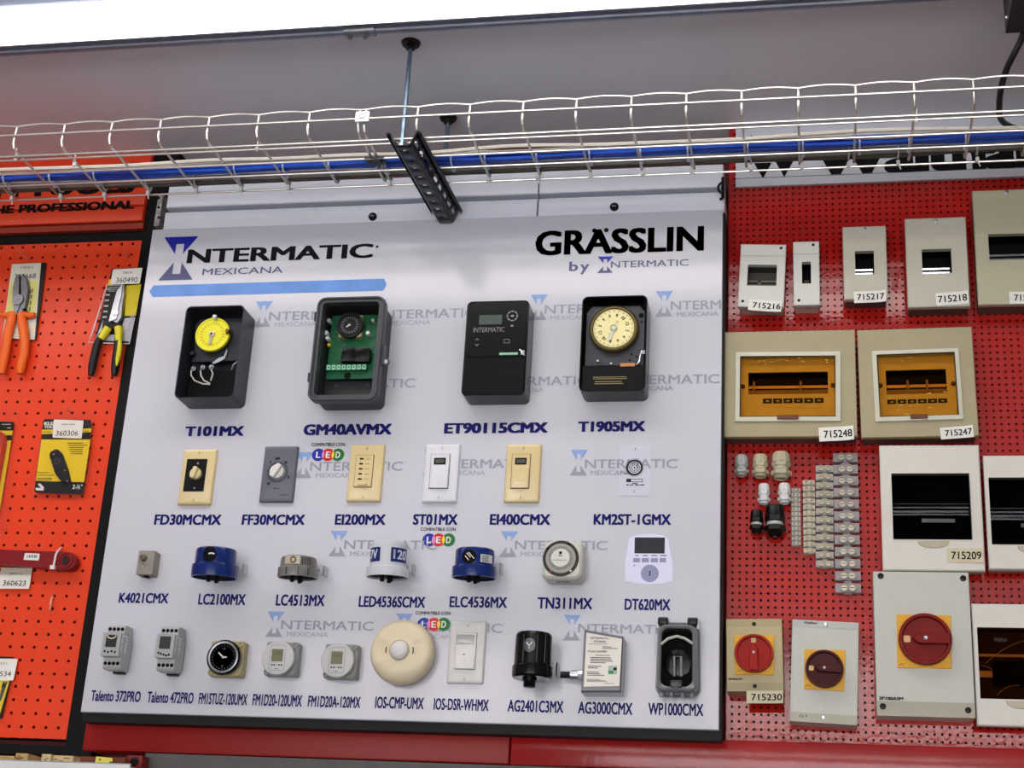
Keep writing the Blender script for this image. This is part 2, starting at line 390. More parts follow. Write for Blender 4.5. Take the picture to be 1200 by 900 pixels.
for x, y in ((298, 353), (432, 351), (621, 345), (768, 341), (361, 433), (564, 430), (715, 428), (346, 530), (496, 527), (668, 527), (386, 622), (586, 622.5), (312, 716.5), (463, 719), (660, 720.5)):
    m = MB(); full = x+131 < 846
    if full: wordmark(m, x, y, 30)
    else:
        hourglass(m, x, x+20.5, y, y+30); m.mi = 0
        n, e = ('NTERM', 62) if x > 750 else ('NTERMATIC', 131)
        if x > 750: ptext(m, 'NTERM', x+18, x+77, y+11.2, y+21.7, TY, .012); ptext(m, 'MEXICANA', x+25, x+74, y+24.4, y+29.5, TY)
        else: ptext(m, 'NTERMATIC', x+18, x+128, y+11.2, y+21.7, TY, .012); ptext(m, 'MEXICANA', x+25, x+74, y+24.4, y+29.5, TY)
    m.build('watermark', [WM_GREY, WM_BLUE], board, True, 0)
# big logo
m = MB()
hourglass(m, 189, 229, 277.5, 328)
m.mi = 2; ptext(m, 'NTERMATIC', 220, 437, 289, 305.2, TY, .03)
m.mi = 0; ptext(m, 'MEXICANA', 237.5, 331.5, 313.6, 321, TY, .004)
m.mi = 2; p = at(442, 289, TY); m.lathe([(.0028, 0), (.0028, -.0001)], (p.x, TY, p.z), n=12)
m.build('logo', [mat('4c4f78', .3, var=0), mat('1a2294', .3, var=0), INK], board, True, 0)
m = MB(); pts = [at(x, y, TY) for x, y in ((175, 341.5), (180, 334.5), (450, 326.5), (453, 333.5), (449, 340.5), (179, 348))]
m.add(pts, [tuple(range(5, -1, -1))]); m.build('blue_arrow_strip', mat('5f8fd6', .3, var=.1, vs=18), board, True, 0)
m = MB(); ptext(m, 'GRASSLIN', 627.5, 825, 268, 296.5, TY, .032)
for px, py in ((696.5, 270.2), (710.5, 269.6)): p = at(px, py, TY); m.add([(p.x+x, TY, p.z+z) for x, z in circ(.0047, 20)], [tuple(range(20))]); m.build('logo', INK, board, True, 0)
m = MB(); ptext(m, 'b', 667, 677.5, 306.5, 317.5, TY, .02); ptext(m, 'y', 680, 690.5, 306, 317.5, TY, .02)
hourglass(m, 700, 718.5, 300.5, 319.8); m.mi = 0; ptext(m, 'NTERMATIC', 716, 807, 305, 312.6, TY, .004)
m.build('logo', [mat('55587c', .3, var=0), mat('2430a8', .3, var=0)], board, True, 0)
CAPS = [('T101MX', 217, 286, 499.5, 511, .035), ('GM40AVMX', 355.8, 459.3, 496.9, 509.5, .035), ('ET90115CMX', 520.5, 642, 495.4, 507.5, .035), ('T1905MX', 677.5, 756.2, 493.7, 505.7, .035),
 ('FD30MCMX', 181, 259.4, 603, 615, .02), ('FF30MCMX', 283.6, 357.4, 603, 615, .02), ('EI200MX', 392.6, 452, 602.8, 615, .02), ('ST01MX', 484, 536.4, 602.6, 615, .02), ('EI400CMX', 574, 645, 602.5, 615, .02), ('KM2ST-1GMX', 695.6, 786.4, 602.5, 615, .02),
 ('K4021CMX', 139.4, 197.5, 695, 706.7, .015), ('LC2100MX', 232.5, 288, 696, 708.8, .015), ('LC4513MX', 323.5, 380.6, 697, 710, .015), ('LED4536SCMX', 420.5, 498.4, 699, 711.7, .015), ('ELC4536MX', 526.9, 594.3, 699.3, 712, .015), ('TN311MX', 629.8, 694.3, 700.4, 713.6, .015), ('DT620MX', 732, 785.6, 702, 715, .015),
 ('Talento 372PRO', 106.7, 165, 809.5, 822, .012), ('Talento 472PRO', 172.8, 227, 811, 824, .012), ('FM1STUZ-120UMX', 233, 290, 812.7, 825.8, .012), ('FM1D20-120UMX', 296, 354, 814, 827.5, .012), ('FM1D20A-120MX', 361, 422.5, 816, 829, .012), ('IOS-CMP-UMX', 439.7, 496.7, 817, 830.5, .012), ('IOS-DSR-WHMX', 508.3, 572.8, 819, 832.5, .012), ('AG2401C3MX', 594.9, 660.3, 820.9, 834.7, .012), ('AG3000CMX', 677.4, 741.3, 823, 837, .012), ('WP1000CMX', 759.6, 824.4, 824.3, 838.5, .012)]
for s, a, b, c, d, k in CAPS:
    m = MB(); ptext(m, s, a, b, c, d, TY, k+.016); m.build('caption', NAVY, board, True, 0)
def led(cx, step, cy, r, tx0, tx1, ty0, ty1):
    m = MB()
    for i in range(3):
        p = at(cx[i], cy, TY); rr = (at(cx[i]+r, cy, TY)-p).length; m.mi = i
        m.add([(p.x+x, TY-.0001*(i+1), p.z+z) for x, z in circ(rr, 28)], [tuple(range(28))])
    for i in range(2):     # lens where neighbours overlap
        a, b = at(cx[i], cy, TY), at(cx[i+1], cy, TY); rr = (at(cx[0]+r, cy, TY)-at(cx[0], cy, TY)).length
        d = (b-a).length/2; m.mi = 3+i
        if d < rr:
            an = math.acos(d/rr); L = []
            for k in range(9): t_ = -an+2*an*k/8; L.append((a.x+rr*math.cos(t_), TY-.0006, a.z+rr*math.sin(t_)))
            for k in range(1, 8): t_ = PI-an+2*an*k/8; L.append((b.x+rr*math.cos(t_), TY-.0006, b.z+rr*math.sin(t_)))
            m.add(L, [tuple(range(len(L)))])
    m.mi = 5
    for i, ch in enumerate('LED'): ptext(m, ch, cx[i]-r*.36, cx[i]+r*.36, cy-r*.5, cy+r*.5, TY-.0008, .03)
    m.mi = 6; ptext(m, 'COMPATIBLE CON', tx0, tx1, ty0, ty1, TY, .02)
    m.build('led_badge', [mat('1c2f9e', .3, var=0), mat('d02325', .3, var=0), mat('1f6e2c', .3, var=0), mat('d987c0', .3, var=0), mat('f0d02a', .3, var=0), WHITE, INK], board, True, 0)
led((373, 384.4, 396), 0, 533, 7.4, 365, 404, 519, 522.8)
led((502.7, 513.8, 525.6), 0, 632.7, 7.7, 493, 534, 618.3, 622)
led((496.7, 508.3, 520), 0, 731.7, 7.8, 487, 528, 716.5, 720.3)
# the two printed pictures (flat prints on the board)
m = MB(); a, b = at(726, 551, TY), at(761.7, 551, TY); z1, z0 = at(744, 522.6, TY).z, at(744, 581, TY).z
m.add([(a.x, TY, z0), (b.x, TY, z0), (b.x, TY, z1), (a.x, TY, z1)], [(0, 1, 2, 3)])
p = at(743.5, 548, TY); k = (b.x-a.x)/2
m.mi = 1
def annulus(m, r0, r1, p, Y, n=40):
    V = [(p.x+r*math.cos(2*PI*i/n), Y, p.z+r*math.sin(2*PI*i/n)) for r in (r0, r1) for i in range(n)]
    m.add(V, [(i, (i+1) % n, n+(i+1) % n, n+i) for i in range(n)])
annulus(m, k*.42, k*.56, p, TY-.0002); annulus(m, 0.0001, k*.06, p, TY-.0002); annulus(m, k*.3, k*.34, p, TY-.0002)
for i in range(48):
    c_, s_ = math.cos(i*PI/24), math.sin(i*PI/24); r0, r1 = k*.58, k*(.66 if i % 2 else .63)
    m.add([(p.x+r0*c_-.0003*s_, TY-.0002, p.z+r0*s_+.0003*c_), (p.x+r0*c_+.0003*s_, TY-.0002, p.z+r0*s_-.0003*c_), (p.x+r1*c_+.0003*s_, TY-.0002, p.z+r1*s_-.0003*c_), (p.x+r1*c_-.0003*s_, TY-.0002, p.z+r1*s_+.0003*c_)], [(0, 1, 2, 3)])
for i in range(8):
    an = i*PI/4; m.add([(p.x+k*.2*math.cos(an)+x, TY-.0002, p.z+k*.2*math.sin(an)+z) for x, z in circ(k*.05, 8)], [tuple(range(8))])
def prect(m, x0, x1, y0, y1, Y):
    m.box(at(x0, (y0+y1)/2, Y).x, at(x1, (y0+y1)/2, Y).x, Y, Y+.0001, at((x0+x1)/2, y1, Y).z, at((x0+x1)/2, y0, Y).z)
prect(m, 734, 753, 561, 565, TY-.0002); m.mi = 0; prect(m, 739.5, 752.3, 561.7, 564.3, TY-.0004); m.mi = 1
for x0, x1 in ((734, 737), (738, 742), (744, 749), (750, 755)): prect(m, x0, x1, 567.6, 568.8, TY-.0002)
prect(m, 741, 747, 566, 567, TY-.0002); prect(m, 744, 744.7, 524.5, 527.5, TY-.0002); prect(m, 742.7, 743.4, 574.5, 577.5, TY-.0002)
p2 = at(757, 548, TY); m.add([(p2.x-.001, TY-.0002, p2.z), (p2.x+.0008, TY-.0002, p2.z-.001), (p2.x+.0008, TY-.0002, p2.z+.001)], [(0, 1, 2)])
m.build('printed_timer_picture', [mat('c6c7d4', .3, var=0), mat('17171c', .3, var=0)], board, True, 0)
m = MB(); P = [at(x, y, TY) for x, y in ((737, 631), (744, 627.5), (754, 625.8), (766, 625.8), (777, 627.5), (783, 631), (785, 645), (788.3, 660), (788, 681), (776, 683.8), (760, 684.8), (745, 683.8), (732.5, 680.5), (732.4, 660), (735, 645))]
m.add(P, [tuple(range(len(P)))]); m.mi = 1; prect(m, 743.6, 779, 629.8, 648.6, TY-.0002)
m.mi = 2
for x0, x1 in ((742, 750), (752, 760.5), (762.5, 771), (773, 780.5)): prect(m, x0, x1, 654, 659, TY-.0002)
p = at(761.5, 672, TY); rr = (at(772, 672, TY)-p).length
m.add([(p.x+x, TY-.0002, p.z+z) for x, z in circ(rr, 30)], [tuple(range(30))])
m.mi = 1
m.add([(p.x-.002, TY-.0004, p.z+.004), (p.x+.002, TY-.0004, p.z+.004), (p.x+.0006, TY-.0004, p.z), (p.x+.002, TY-.0004, p.z-.004), (p.x-.002, TY-.0004, p.z-.004), (p.x-.0006, TY-.0004, p.z)], [(0, 1, 2, 3, 4, 5)])
for x0, x1 in ((744.5, 748), (753.5, 759), (763.5, 770), (773.5, 781)): prect(m, x0, x1, 650.6, 651.6, TY-.0002)
prect(m, 742.6, 744, 662, 663.4, TY-.0002)
m.build('printed_timer_picture', [mat('d9daf0', .3, var=0), mat('22242e', .2, var=0), mat('8d8fb0', .3, var=0)], board, True, 0)

# ================================================================== cable tray, cables, hangers
TF, TB_, TZ, TH = -.31, -.112, 2.988, .0465          # front, back, bottom, side height
WIRE = mat('d0ccc6', .3, .85, var=.06)
tray = thing('cable_tray', 'silver wire mesh cable tray hanging below the ceiling', 'cable tray', (-.7, -.2, TZ))
xs = []
x0_, x1_ = at(19.5, 160, TF).x, at(1005, 120, TF).x
n0 = 16
PX = [19.5, 75.5, 131, 188, 244.5, 302.5, 362, 421, 428, 489, 550, 612.5, 675, 739.5, 804, 869, 935.5, 1003, 1072, 1142]
for px in PX: xs.append(at(px, 150-px*.03, TF).x)
dx = xs[1]-xs[0]
xs = [xs[0]-k*dx for k in range(8, 0, -1)] + xs + [xs[-1]+dx, xs[-1]+2*dx]
R_ = .0024
for x in xs:
    m = MB()
    P = [(x, TF+.002, TZ+TH), (x, TF, TZ+TH*.55), (x, TF, TZ+.012), (x, TF+.004, TZ+.003), (x, TF+.012, TZ), (x, TB_-.012, TZ), (x, TB_-.004, TZ+.003), (x, TB_, TZ+.012), (x, TB_, TZ+TH)]
    m.tube(P, R_, 8); m.build('cross_wire', WIRE, tray, True)
def long_wire(y, z, wave=0):
    m = MB(); P = []
    for a, b in zip(xs, xs[1:]):
        k = 6 if wave else 1
        for i in range(k):
            u = i/k; P.append((a+(b-a)*u, y, z+wave*(math.sin(PI*u) if b-a > .03 else 0)))
    P.append((xs[-1], y, z)); m.tube(P, R_*.95, 8); m.build('long_wire', WIRE, tray, True)
long_wire(TF+.001, TZ+TH+.001, .004); long_wire(TF-.0045, TZ+TH*.56)
long_wire(TB_+.0, TZ+TH+.001, .004); long_wire(TB_+.0045, TZ+TH*.56)
for y in (TF+.022, TF+.037, TF+.09, TF+.137, TB_-.001): long_wire(y, TZ-.0046)
m = MB(); p = at(425, 137.5, TF-.006)
m.slab(.0265, .0215, TF-.010, TF-.0055, .002, .001, p.x, p.z); pl = m.build('splice_plate', mat('d3d2cc', .4, .3), tray, True)
m = MB(); screw(m, p.x, p.z, TF-.010, .0055, .002); m.build('bolt', ZINC, pl, True)
m = MB(); p = atz(441, 188, TZ-.004)
m.lathe([(.012, -.006), (.012, .001), (.006, .004)], (p.x, p.y, TZ-.004), 'z', 10); m.box(p.x-.02, p.x+.018, p.y-.012, p.y+.012, TZ-.006, TZ-.002)
m.build('splice_clamp', DSTEEL, tray, True)

def cable(m, y, z, r, amp=.002, x0=-2.25, x1=.75, n=62):
    ph = [random.uniform(0, 6.3) for _ in range(4)]; P = []
    for i in range(n+1):
        x = x0+(x1-x0)*i/n
        P.append((x, y+amp*(math.sin(9*x+ph[0])+.6*math.sin(23*x+ph[1])), z+amp*(math.sin(11*x+ph[2])+.5*math.sin(19*x+ph[3]))))
    m.tube(P, r, 6); return P
t = thing('cable_bundle', 'bundle of dusty grey cables lying along the back of the wire tray', 'cables', (-.7, -.087, 3.0))
GREYC = [mat('8e8b84', .5, var=.15, vs=30), mat('a9a69c', .5, var=.12, vs=30), mat('5d5a52', .55, var=.15, vs=30)]
k = 0
for dy, dz in ((0, 0), (.0075, .001), (-.0075, .001), (.0035, .0075), (-.004, .0075), (.0035, -.0065), (-.004, -.0065), (.011, -.006), (-.0115, -.0055), (.011, .008), (-.0115, .008), (.0, .0145), (.0075, .015)):
    m = MB(); cable(m, -.1315+dy, 3.0065+dz, .0037, .0012); m.build('cable', GREYC[(k*2) % 3] if dz > 0 else GREYC[2 if k % 2 else 0], t, True); k += 1
TIE = mat('d9dad6', .4, var=.03)
for px in (12, 70, 122, 174, 231, 284, 340, 459, 575, 633, 694, 755, 812, 881, 940, 994, 1051, 1142):
    p = atz(px, 222-px*.025, 2.995); m = MB()
    m.tube([(p.x+random.uniform(-.001, .001), -.1315+.019*math.cos(a), 3.0085+.0185*math.sin(a)) for a in [2*PI*i/14 for i in range(15)]], .0016, 6)
    m.box(p.x-.003, p.x+.003, -.1295, -.1225, 2.976, 2.985)
    m.tube([(p.x, -.1265, 2.98), (p.x+.004, -.1285, 2.966)], .0013, 5); m.build('cable_tie', TIE, t, True)
t = thing('cable_bundle', 'bright blue network cables tied along the wire tray', 'cables', (-.7, -.157, 3.0))
for k, (dy, dz) in enumerate(((-.007, 0), (0, -.001), (.007, 0), (-.0035, .006), (.004, .006), (.011, .004), (-.010, .004))):
    m = MB(); cable(m, -.1695+dy, 2.9995+dz, .0036, .0016); m.build('cable', mat('1647c0' if k % 2 else '2358cf', .35, var=.1, vs=20), t, True)
for px, py in ((3, 208), (57, 206), (108.5, 203), (274, 197), (331.5, 195), (386, 194), (452.5, 193), (531.5, 193), (570, 189.5), (630.5, 188), (692.5, 186), (752, 184.5), (807, 182), (877, 180), (941, 176), (1007, 175), (1064.5, 173), (1131, 166)):
    p = atz(px, py, 2.997); m = MB()
    m.tube([(p.x, -.1685+.0155*math.cos(a), 3.0005+.0118*math.sin(a)) for a in [2*PI*i/14 for i in range(15)]], .0019, 6)
    m.box(p.x-.003, p.x+.003, -.156, -.151, 2.986, 2.994); m.build('cable_tie', mat('c9d4ea', .4, var=0), t, True)
for nm, y, z, r, h in (('thin white cable lying along the middle of the tray', -.210, 2.9985, .0036, 'd5d0c6'), ('second thin white cable beside it, nearer the blue cables', -.199, 2.9985, .0032, 'c9c2b6'), ('brownish cable lying loose behind the blue cables', -.124, 3.0295, .0036, '8d857a'), ('pale loose cable on top of the brownish one', -.138, 3.0295, .0034, 'b9b4aa')):
    m = MB(); cable(m, y, z, r, .0022); tag(m.build('loose_cable', mat(h, .45, var=.08)), nm, 'cable')
for px, py in ((18, 187), (87, 194), (301, 176), (473, 184), (1074, 143)):   # tie ends hanging from the tray
    p = atz(px, py, TZ-.008); m = MB(); m.lathe([(.001, -.012), (.004, -.009), (.004, -.002), (.001, 0)], (p.x, p.y, TZ+.001), 'z', 8)
    m.tube([(p.x, p.y, TZ-.002), (p.x+.001, p.y-.004, TZ+.016)], .0013, 5); m.build('tie_end', TIE, tray, True)

# threaded hanger rods and the slotted channel
for (px, py), yy, nm, zlo in (((482, 50), -.287, 'front threaded rod hanging from the ceiling through the slotted channel', 2.962), ((530, 148), -.012, 'rear threaded rod near the wall behind the cable tray', 2.962)):
    x = -.7285 if yy < -.1 else -.7195
    t = thing('hanger_rod', nm, 'rod', (x, yy, Zc))
    m = MB(); m.tube([(x, yy, zlo), (x, yy, Zc-.004)], .0042, 10); m.build('rod', mat('7f94a8', .35, .9, var=.1, vs=80), t, True)
    m = MB(); m.lathe([(.0085, -.014), (.0085, -.006), (.0165, -.005), (.0185, 0)], (x, yy, Zc), 'z', 22); m.build('ceiling_flange', mat('2c2c2e', .4, .6), t, True)
    m = MB(); m.lathe([(.0075, 0), (.0075, .007)], (x, yy, zlo+.002), 'z', 6); m.build('nut', ZINC, t, True, 20)
ch = thing('slotted_channel', 'dark slotted steel channel under the cable tray, running to the wall', 'channel', (-.725, -.16, 2.97))
prof = [(-.031, .012), (-.0335, .019), (-.029, .022), (-.025, .018), (-.0218, .0093), (-.0187, .0007), (-.0155, -.008), (-.012, -.011), (-.0045, -.011), (.0045, -.011), (.012, -.011), (.0155, -.008), (.0187, .0007), (.0218, .0093), (.025, .018), (.029, .022), (.0335, .019), (.031, .012)]
y0, y1 = -.318, -.004; n = 28; V = []; Fs = []
for i in range(n+1):
    y = y0+(y1-y0)*i/n
    for a, b in prof: V.append((-.7185+a*.95+.009*(i/n), y, 2.962+b*.85))
np_ = len(prof)
for i in range(n):
    for j in range(np_-1):
        if j == 8 and i % 3 == 1: continue
        if j in (4, 12) and i % 3 in (1, 2): continue
        Fs.append((i*np_+j, i*np_+j+1, (i+1)*np_+j+1, (i+1)*np_+j))
m = MB(); m.add(V, Fs); o = m.build('channel_body', mat('34363b', .35, .85, var=.12, vs=40), ch, True, 25)
md = o.modifiers.new('thick', 'SOLIDIFY'); md.thickness = .0018; md.offset = 0

# black box and its cable at the upper right
t = thing('black_box', 'black metal box under the ceiling at the upper right corner', 'box', (.45, -.45, Zc))
m = MB(); m.box(.328, .62, -.62, -.345, 3.1, Zc); m.build('housing', mat('26272e', .45, var=.06), t, True, 0)
m = MB()
for y in (-.58, -.372): m.lathe([(.0045, .3278), (.0045, .3255), (.003, .325)], (0, y, 3.113), 'x', 8)
m.build('screw', STEEL, t, True)
m = MB(); P = [at(1203, 26, -.345), at(1196, 48, -.33), at(1181, 78, -.30), at(1173, 104, -.24), at(1171, 128, -.16), at(1174, 141, -.10), at(1186, 149, -.05), at(1204, 153, -.02)]
Q = []
for i in range(len(P)-1):
    for k in range(5):
        u = k/5; a = P[max(i-1, 0)]; b = P[i]; c = P[i+1]; d = P[min(i+2, len(P)-1)]
        Q.append(.5*((2*b)+(-a+c)*u+(2*a-5*b+4*c-d)*u*u+(-a+3*b-3*c+d)*u**3))
Q.append(P[-1]); m.tube(Q, .0056, 10); tag(m.build('power_cord', mat('151517', .4, var=0)), 'black cord curving down from the black box behind the cable tray', 'cord')

# ================================================================== devices, top row
def pscrew(m, t, px, py, d, r=.003, Y=0.): x, z = loc(t, px, py, d, Y); screw(m, x, z, -d, r)
def hand(m, x, z, y, L, w, ang):
    c, s = math.cos(ang), math.sin(ang); P = [(-w, -L*.2), (w, -L*.2), (w*.7, L), (-w*.7, L)]
    m.poly([(x+a*c+b*s, z-a*s+b*c) for a, b in P], y-.0006, y+.0002)
def ticks(m, x, z, y, r0, r1, n, w=.0004, skip=0):
    for i in range(n):
        if skip and i % skip == 0: continue
        c, s = math.cos(2*PI*i/n), math.sin(2*PI*i/n)
        m.add([(x+r*c-k*w*s, y, z+r*s+k*w*c) for r, k in ((r0, 1), (r0, -1), (r1, -1), (r1, 1))], [(0, 1, 2, 3)])
# open grey timer with yellow dial
d = .062
t, w, h = mid_dev('mechanical_timer', 'open dark grey timer box with a bright yellow dial, first in the top row', 'timer', (211.6, 410), (280.6, 410), (254, 358.2), (240, 466.4), d)
GB = mat('26282f', .35, var=.06)
m = MB(); m.hollow(w, h, -d, 0, .011, .0022, -.003); m.build('case', GB, t)
m = MB()
for zz in (.03, .018, -.01, -.018, -.024): m.lathe([(.0016, w/2-.0001), (.0016, w/2+.0002)], (0, -d*.45+random.uniform(-.012, .012), zz), 'x', 10)
m.build('knockout', DARK, t)
x0, x1, zz0, zz1 = -w/2+.008, w/2-.009, loc(t, 254, 424, .03)[1], h/2-.014
m = MB(); m.poly([(x0+.004, zz0), (x1, zz0+.002), (x1, zz1-.006), (x1-.008, zz1), (x0+.012, zz1), (x0, zz1-.012), (x0+.006, zz0+.025)], -.03, -.024, .001)
m.build('mechanism_plate', mat('2a2c32', .4, .4, var=.12), t)
m = MB(); m.slab(w*.78, h*.30, -.024, -.0031, .004, .001, -.004, -h*.28); m.build('insulator', DARK, t)
cx, cz = loc(t, 248.5, 391.4, .045)
rr = .0355
m = MB(); m.lathe([(rr*.6, -.03), (rr*.97, -.036), (rr, -.0375), (rr, -.0435), (rr*.96, -.045), (rr*.9, -.0445), (rr*.88, -.043), (rr*.2, -.0435), (.001, -.0435)], (cx, 0, cz), n=48)
dl = m.build('dial', mat('e2da2e', .4, var=.03), t)
m = MB(); ticks(m, cx, cz, -.0438, rr*.56, rr*.72, 24, .0004); m.build('dial_marks', mat('55511c', .5, var=0), dl)
m = MB(); hand(m, cx, cz, -.0455, .021, .0036, PI+.12); m.lathe([(.0058, -.0438), (.0058, -.0475), (.004, -.048)], (cx, 0, cz), n=16); m.build('pointer', mat('a9a69a', .35, .8), dl)
m = MB(); m.lathe([(.0022, -.048), (.0022, -.0486)], (cx, 0, cz), n=10); m.build('pointer_hole', DARK, dl)
for a, mm in ((PI/2-.1, STEEL), (.08, mat('6b5a2c', .4, .8))):
    m = MB(); X, Z = cx+(rr-.002)*math.cos(a), cz+(rr-.002)*math.sin(a)
    m.box(X-.0035, X+.0035, -.05, -.0355, Z-.004, Z+.005); m.lathe([(.0034, -.05), (.0034, -.054)], (X, 0, Z+.001), n=10); m.build('tripper', mm, dl)
for px, py in ((226.5, 432), (237.5, 430.5), (247.6, 430)):
    x, z = loc(t, px, py, .034); m = MB(); screw(m, x, z, -.034, .0038, .004); m.lathe([(.005, -.024), (.005, -.034)], (x, 0, z), n=10); m.build('terminal_screw', STEEL, t)
m = MB(); x, z = loc(t, 226, 414.5, .034); screw(m, x, z, -.033, .0055, .006); m.lathe([(.0045, -.03), (.0045, -.034)], (x, 0, z), n=12); m.build('thumb_screw', DSTEEL, t)
for P in (((224, 434), (224, 440), (228, 446), (238, 450), (246, 450.5)), ((235, 434), (235.5, 440), (239, 446), (246, 449.5)), ((247.5, 433), (249.5, 438), (247, 446))):
    m = MB(); m.tube([(loc(t, px, py, .036)[0], -.036, loc(t, px, py, .036)[1]) for px, py in P], .0015, 8); m.build('wire', mat('b9b6ac', .4), t)
m = MB(); m.tube([(loc(t, px, py, .036)[0], -.036, loc(t, px, py, .036)[1]) for px, py in ((280, 415.5), (278, 424), (273.5, 427), (271, 434))], .0018, 6); m.build('trip_lever', CHROME, t)
m = MB(); P = [loc(t, px, py, .031) for px, py in ((249, 426), (257, 420), (263, 418), (266, 409.5), (267, 412), (264, 421), (258, 424.5), (251, 427))]
m.poly(P, -.034, -.031); m.build('cam_finger', ZINC, t)

# grey weatherproof box with green circuit board
d = .075
t, w, h = mid_dev('circuit_timer', 'grey weatherproof box with a green circuit board and small black dial', 'timer', (365.4, 408), (446.6, 408), (410.7, 346.6), (401, 469.2), d)
GG = mat('45464a', .4, var=.05)
m = MB(); m.hollow(w-.012, h-.014, -d+.0221, 0, .012, .003, -.0032); m.build('case', mat('303135', .45, var=.05), t)
m = MB()
R = [[(x, y, z) for x, z in rrect(ww, hh, r_)] for ww, hh, r_, y in ((w-.004, h-.004, .016, -d+.022), (w, h, .018, -d+.019), (w, h, .018, -d+.004), (w-.004, h-.004, .016, -d), (w-.009, h-.009, .014, -d), (w-.012, h-.012, .0125, -d+.004), (w-.018, h-.018, .010, -d+.003), (w-.024, h-.024, .008, -d+.002), (w-.024, h-.024, .008, -d+.0219))]
m.loft(R, close=True); bz = m.build('bezel', GG, t)
for py, k in ((373, 0), (444, 0)):
    x, z = loc(t, 365 if py < 400 else 357.5, py, d*.7); x = -w/2
    m = MB(); m.frame((x-.0065, x+.001, z-.009, z+.009), (x-.0045, x-.0012, z-.0065, z+.0065), -d+.012, -d+.019); m.build('hinge_tab', GG, bz)
m = MB(); x, z = w/2, loc(t, 452, 419, d)[1]
m.box(x-.002, x+.005, -d+.01, -d+.02, z-.01, z+.03); m.lathe([(.0075, -d+.013), (.0075, -d+.018)], (x+.0068, 0, z-.003), n=16); m.mi = 1; m.lathe([(.004, -d+.0128), (.004, -d+.0182)], (x+.0072, 0, z-.003), n=12)
m.build('padlock_tab', [GG, mat('b9bac4', .5)], bz)
x0, x1, z0, z1 = lrect(t, (380, 371), (441, 444), .02); 
m = MB(); m.slab(w-.03, (z1-z0), -.022, -.019, .002, .0005, .001, (z0+z1)/2); pcb = m.build('circuit_board', mat('0e5a34', .4, var=.25, vs=60), t)
m = MB()
for i in range(26): 
    a, b = random.uniform(-w/2+.02, w/2-.03), random.uniform(z0+.02, z1-.006); m.box(a, a+random.uniform(.003, .012), -.0225, -.0221, b, b+.0008)
m.build('traces', mat('2f8a58', .4, var=0), pcb)
cx, cz = loc(t, 409.5, 380.5, .042)
m = MB(); m.slab(.046, .046, -.034, -.0221, .003, .001, cx, cz); m.build('dial_mount', mat('b7a877', .5), pcb)
m = MB(); m.lathe([(.0255, -.03), (.0262, -.032), (.0262, -.041), (.0245, -.043), (.022, -.042), (.0215, -.04), (.001, -.04)], (cx, 0, cz), n=44); dl = m.build('dial', mat('101013', .5, spec=.2), pcb)
m = MB(); m.lathe([(.0245, -.0432), (.0262, -.0412), (.0266, -.0412), (.0246, -.0438)], (cx, 0, cz), n=44, caps=False); m.build('dial_rim', mat('8d8f94', .3, .9), dl)
m = MB(); ticks(m, cx, cz, -.0403, .013, .018, 24, .0004); m.build('dial_marks', mat('8f9094', .5, var=0), dl)
m = MB(); hand(m, cx, cz, -.0412, .0075, .0016, -2.2); m.lathe([(.0018, -.0402), (.0018, -.042)], (cx, 0, cz), n=8); m.build('pointer', WHITE, dl)
for px, py, r in ((386, 376.3, .0042), (382.5, 390.8, .0048), (384.4, 397, .0042), (431.5, 391, .0042), (437.5, 376, .0028)):
    x, z = loc(t, px, py, .03); m = MB(); m.lathe([(r, -.0221), (r, -.034), (r*.8, -.035)], (x, 0, z), n=16); m.build('capacitor', mat('d9d9d4', .35), pcb)
x, z = loc(t, 385.5, 404.5, .026); m = MB(); m.lathe([(.004, -.0221), (.004, -.028), (.002, -.03)], (x, 0, z), n=12); m.build('yellow_component', mat('c9b52a', .4), pcb)
for px0, px1 in ((401, 415.5), (417.5, 433)):
    a = lrect(t, (px0, 408.5), (px1, 424), .035); m = MB(); m.slab(a[1]-a[0], a[3]-a[2], -.038, -.0221, .001, .001, (a[0]+a[1])/2, (a[2]+a[3])/2); m.build('relay', NIGHT, pcb)
a = lrect(t, (382, 427), (429, 432.8), .032); n = 8; wd = (a[1]-a[0])/n
m = MB(); m.box(a[0], a[1], -.03, -.0221, a[2], a[3]); m.mi = 1
for i in range(n): m.box(a[0]+wd*(i+.15), a[0]+wd*(i+.85), -.0306, -.0299, a[2]+.001, a[3]-.001)
m.mi = 2
for i in range(n): m.lathe([(.0016, -.0306), (.0016, -.031)], (a[0]+wd*(i+.5), 0, (a[2]+a[3])/2), n=8)
m.build('terminal_block', [mat('1f7a4b', .4), mat('9fd3b4', .4), DARK], pcb)
m = MB(); x, z = loc(t, 407, 440, .024); m.lathe([(.007, -.0221), (.007, -.0228)], (x, 0, z), n=14); m.build('mounting_slot', DARK, pcb)
m = MB()
for px, py in ((391, 461.5), (398, 461), (412, 462)): x, z = loc(t, px, py, .03); m.box(x-.003, x+.003, -.02, -.0033, z-.0015, z+.002)
for px in (393, 430): x, z = loc(t, px, 451, .01); m.lathe([(.0035, -.0033), (.0035, -.006)], (x, 0, z), n=10)
m.build('case_lugs', GG, t)
m = MB(); m.slab(w-.0242, h-.0242, -d+.006, -d+.0075, .008); m.build('clear_cover', clear('f8fafa', -1, .08), t)

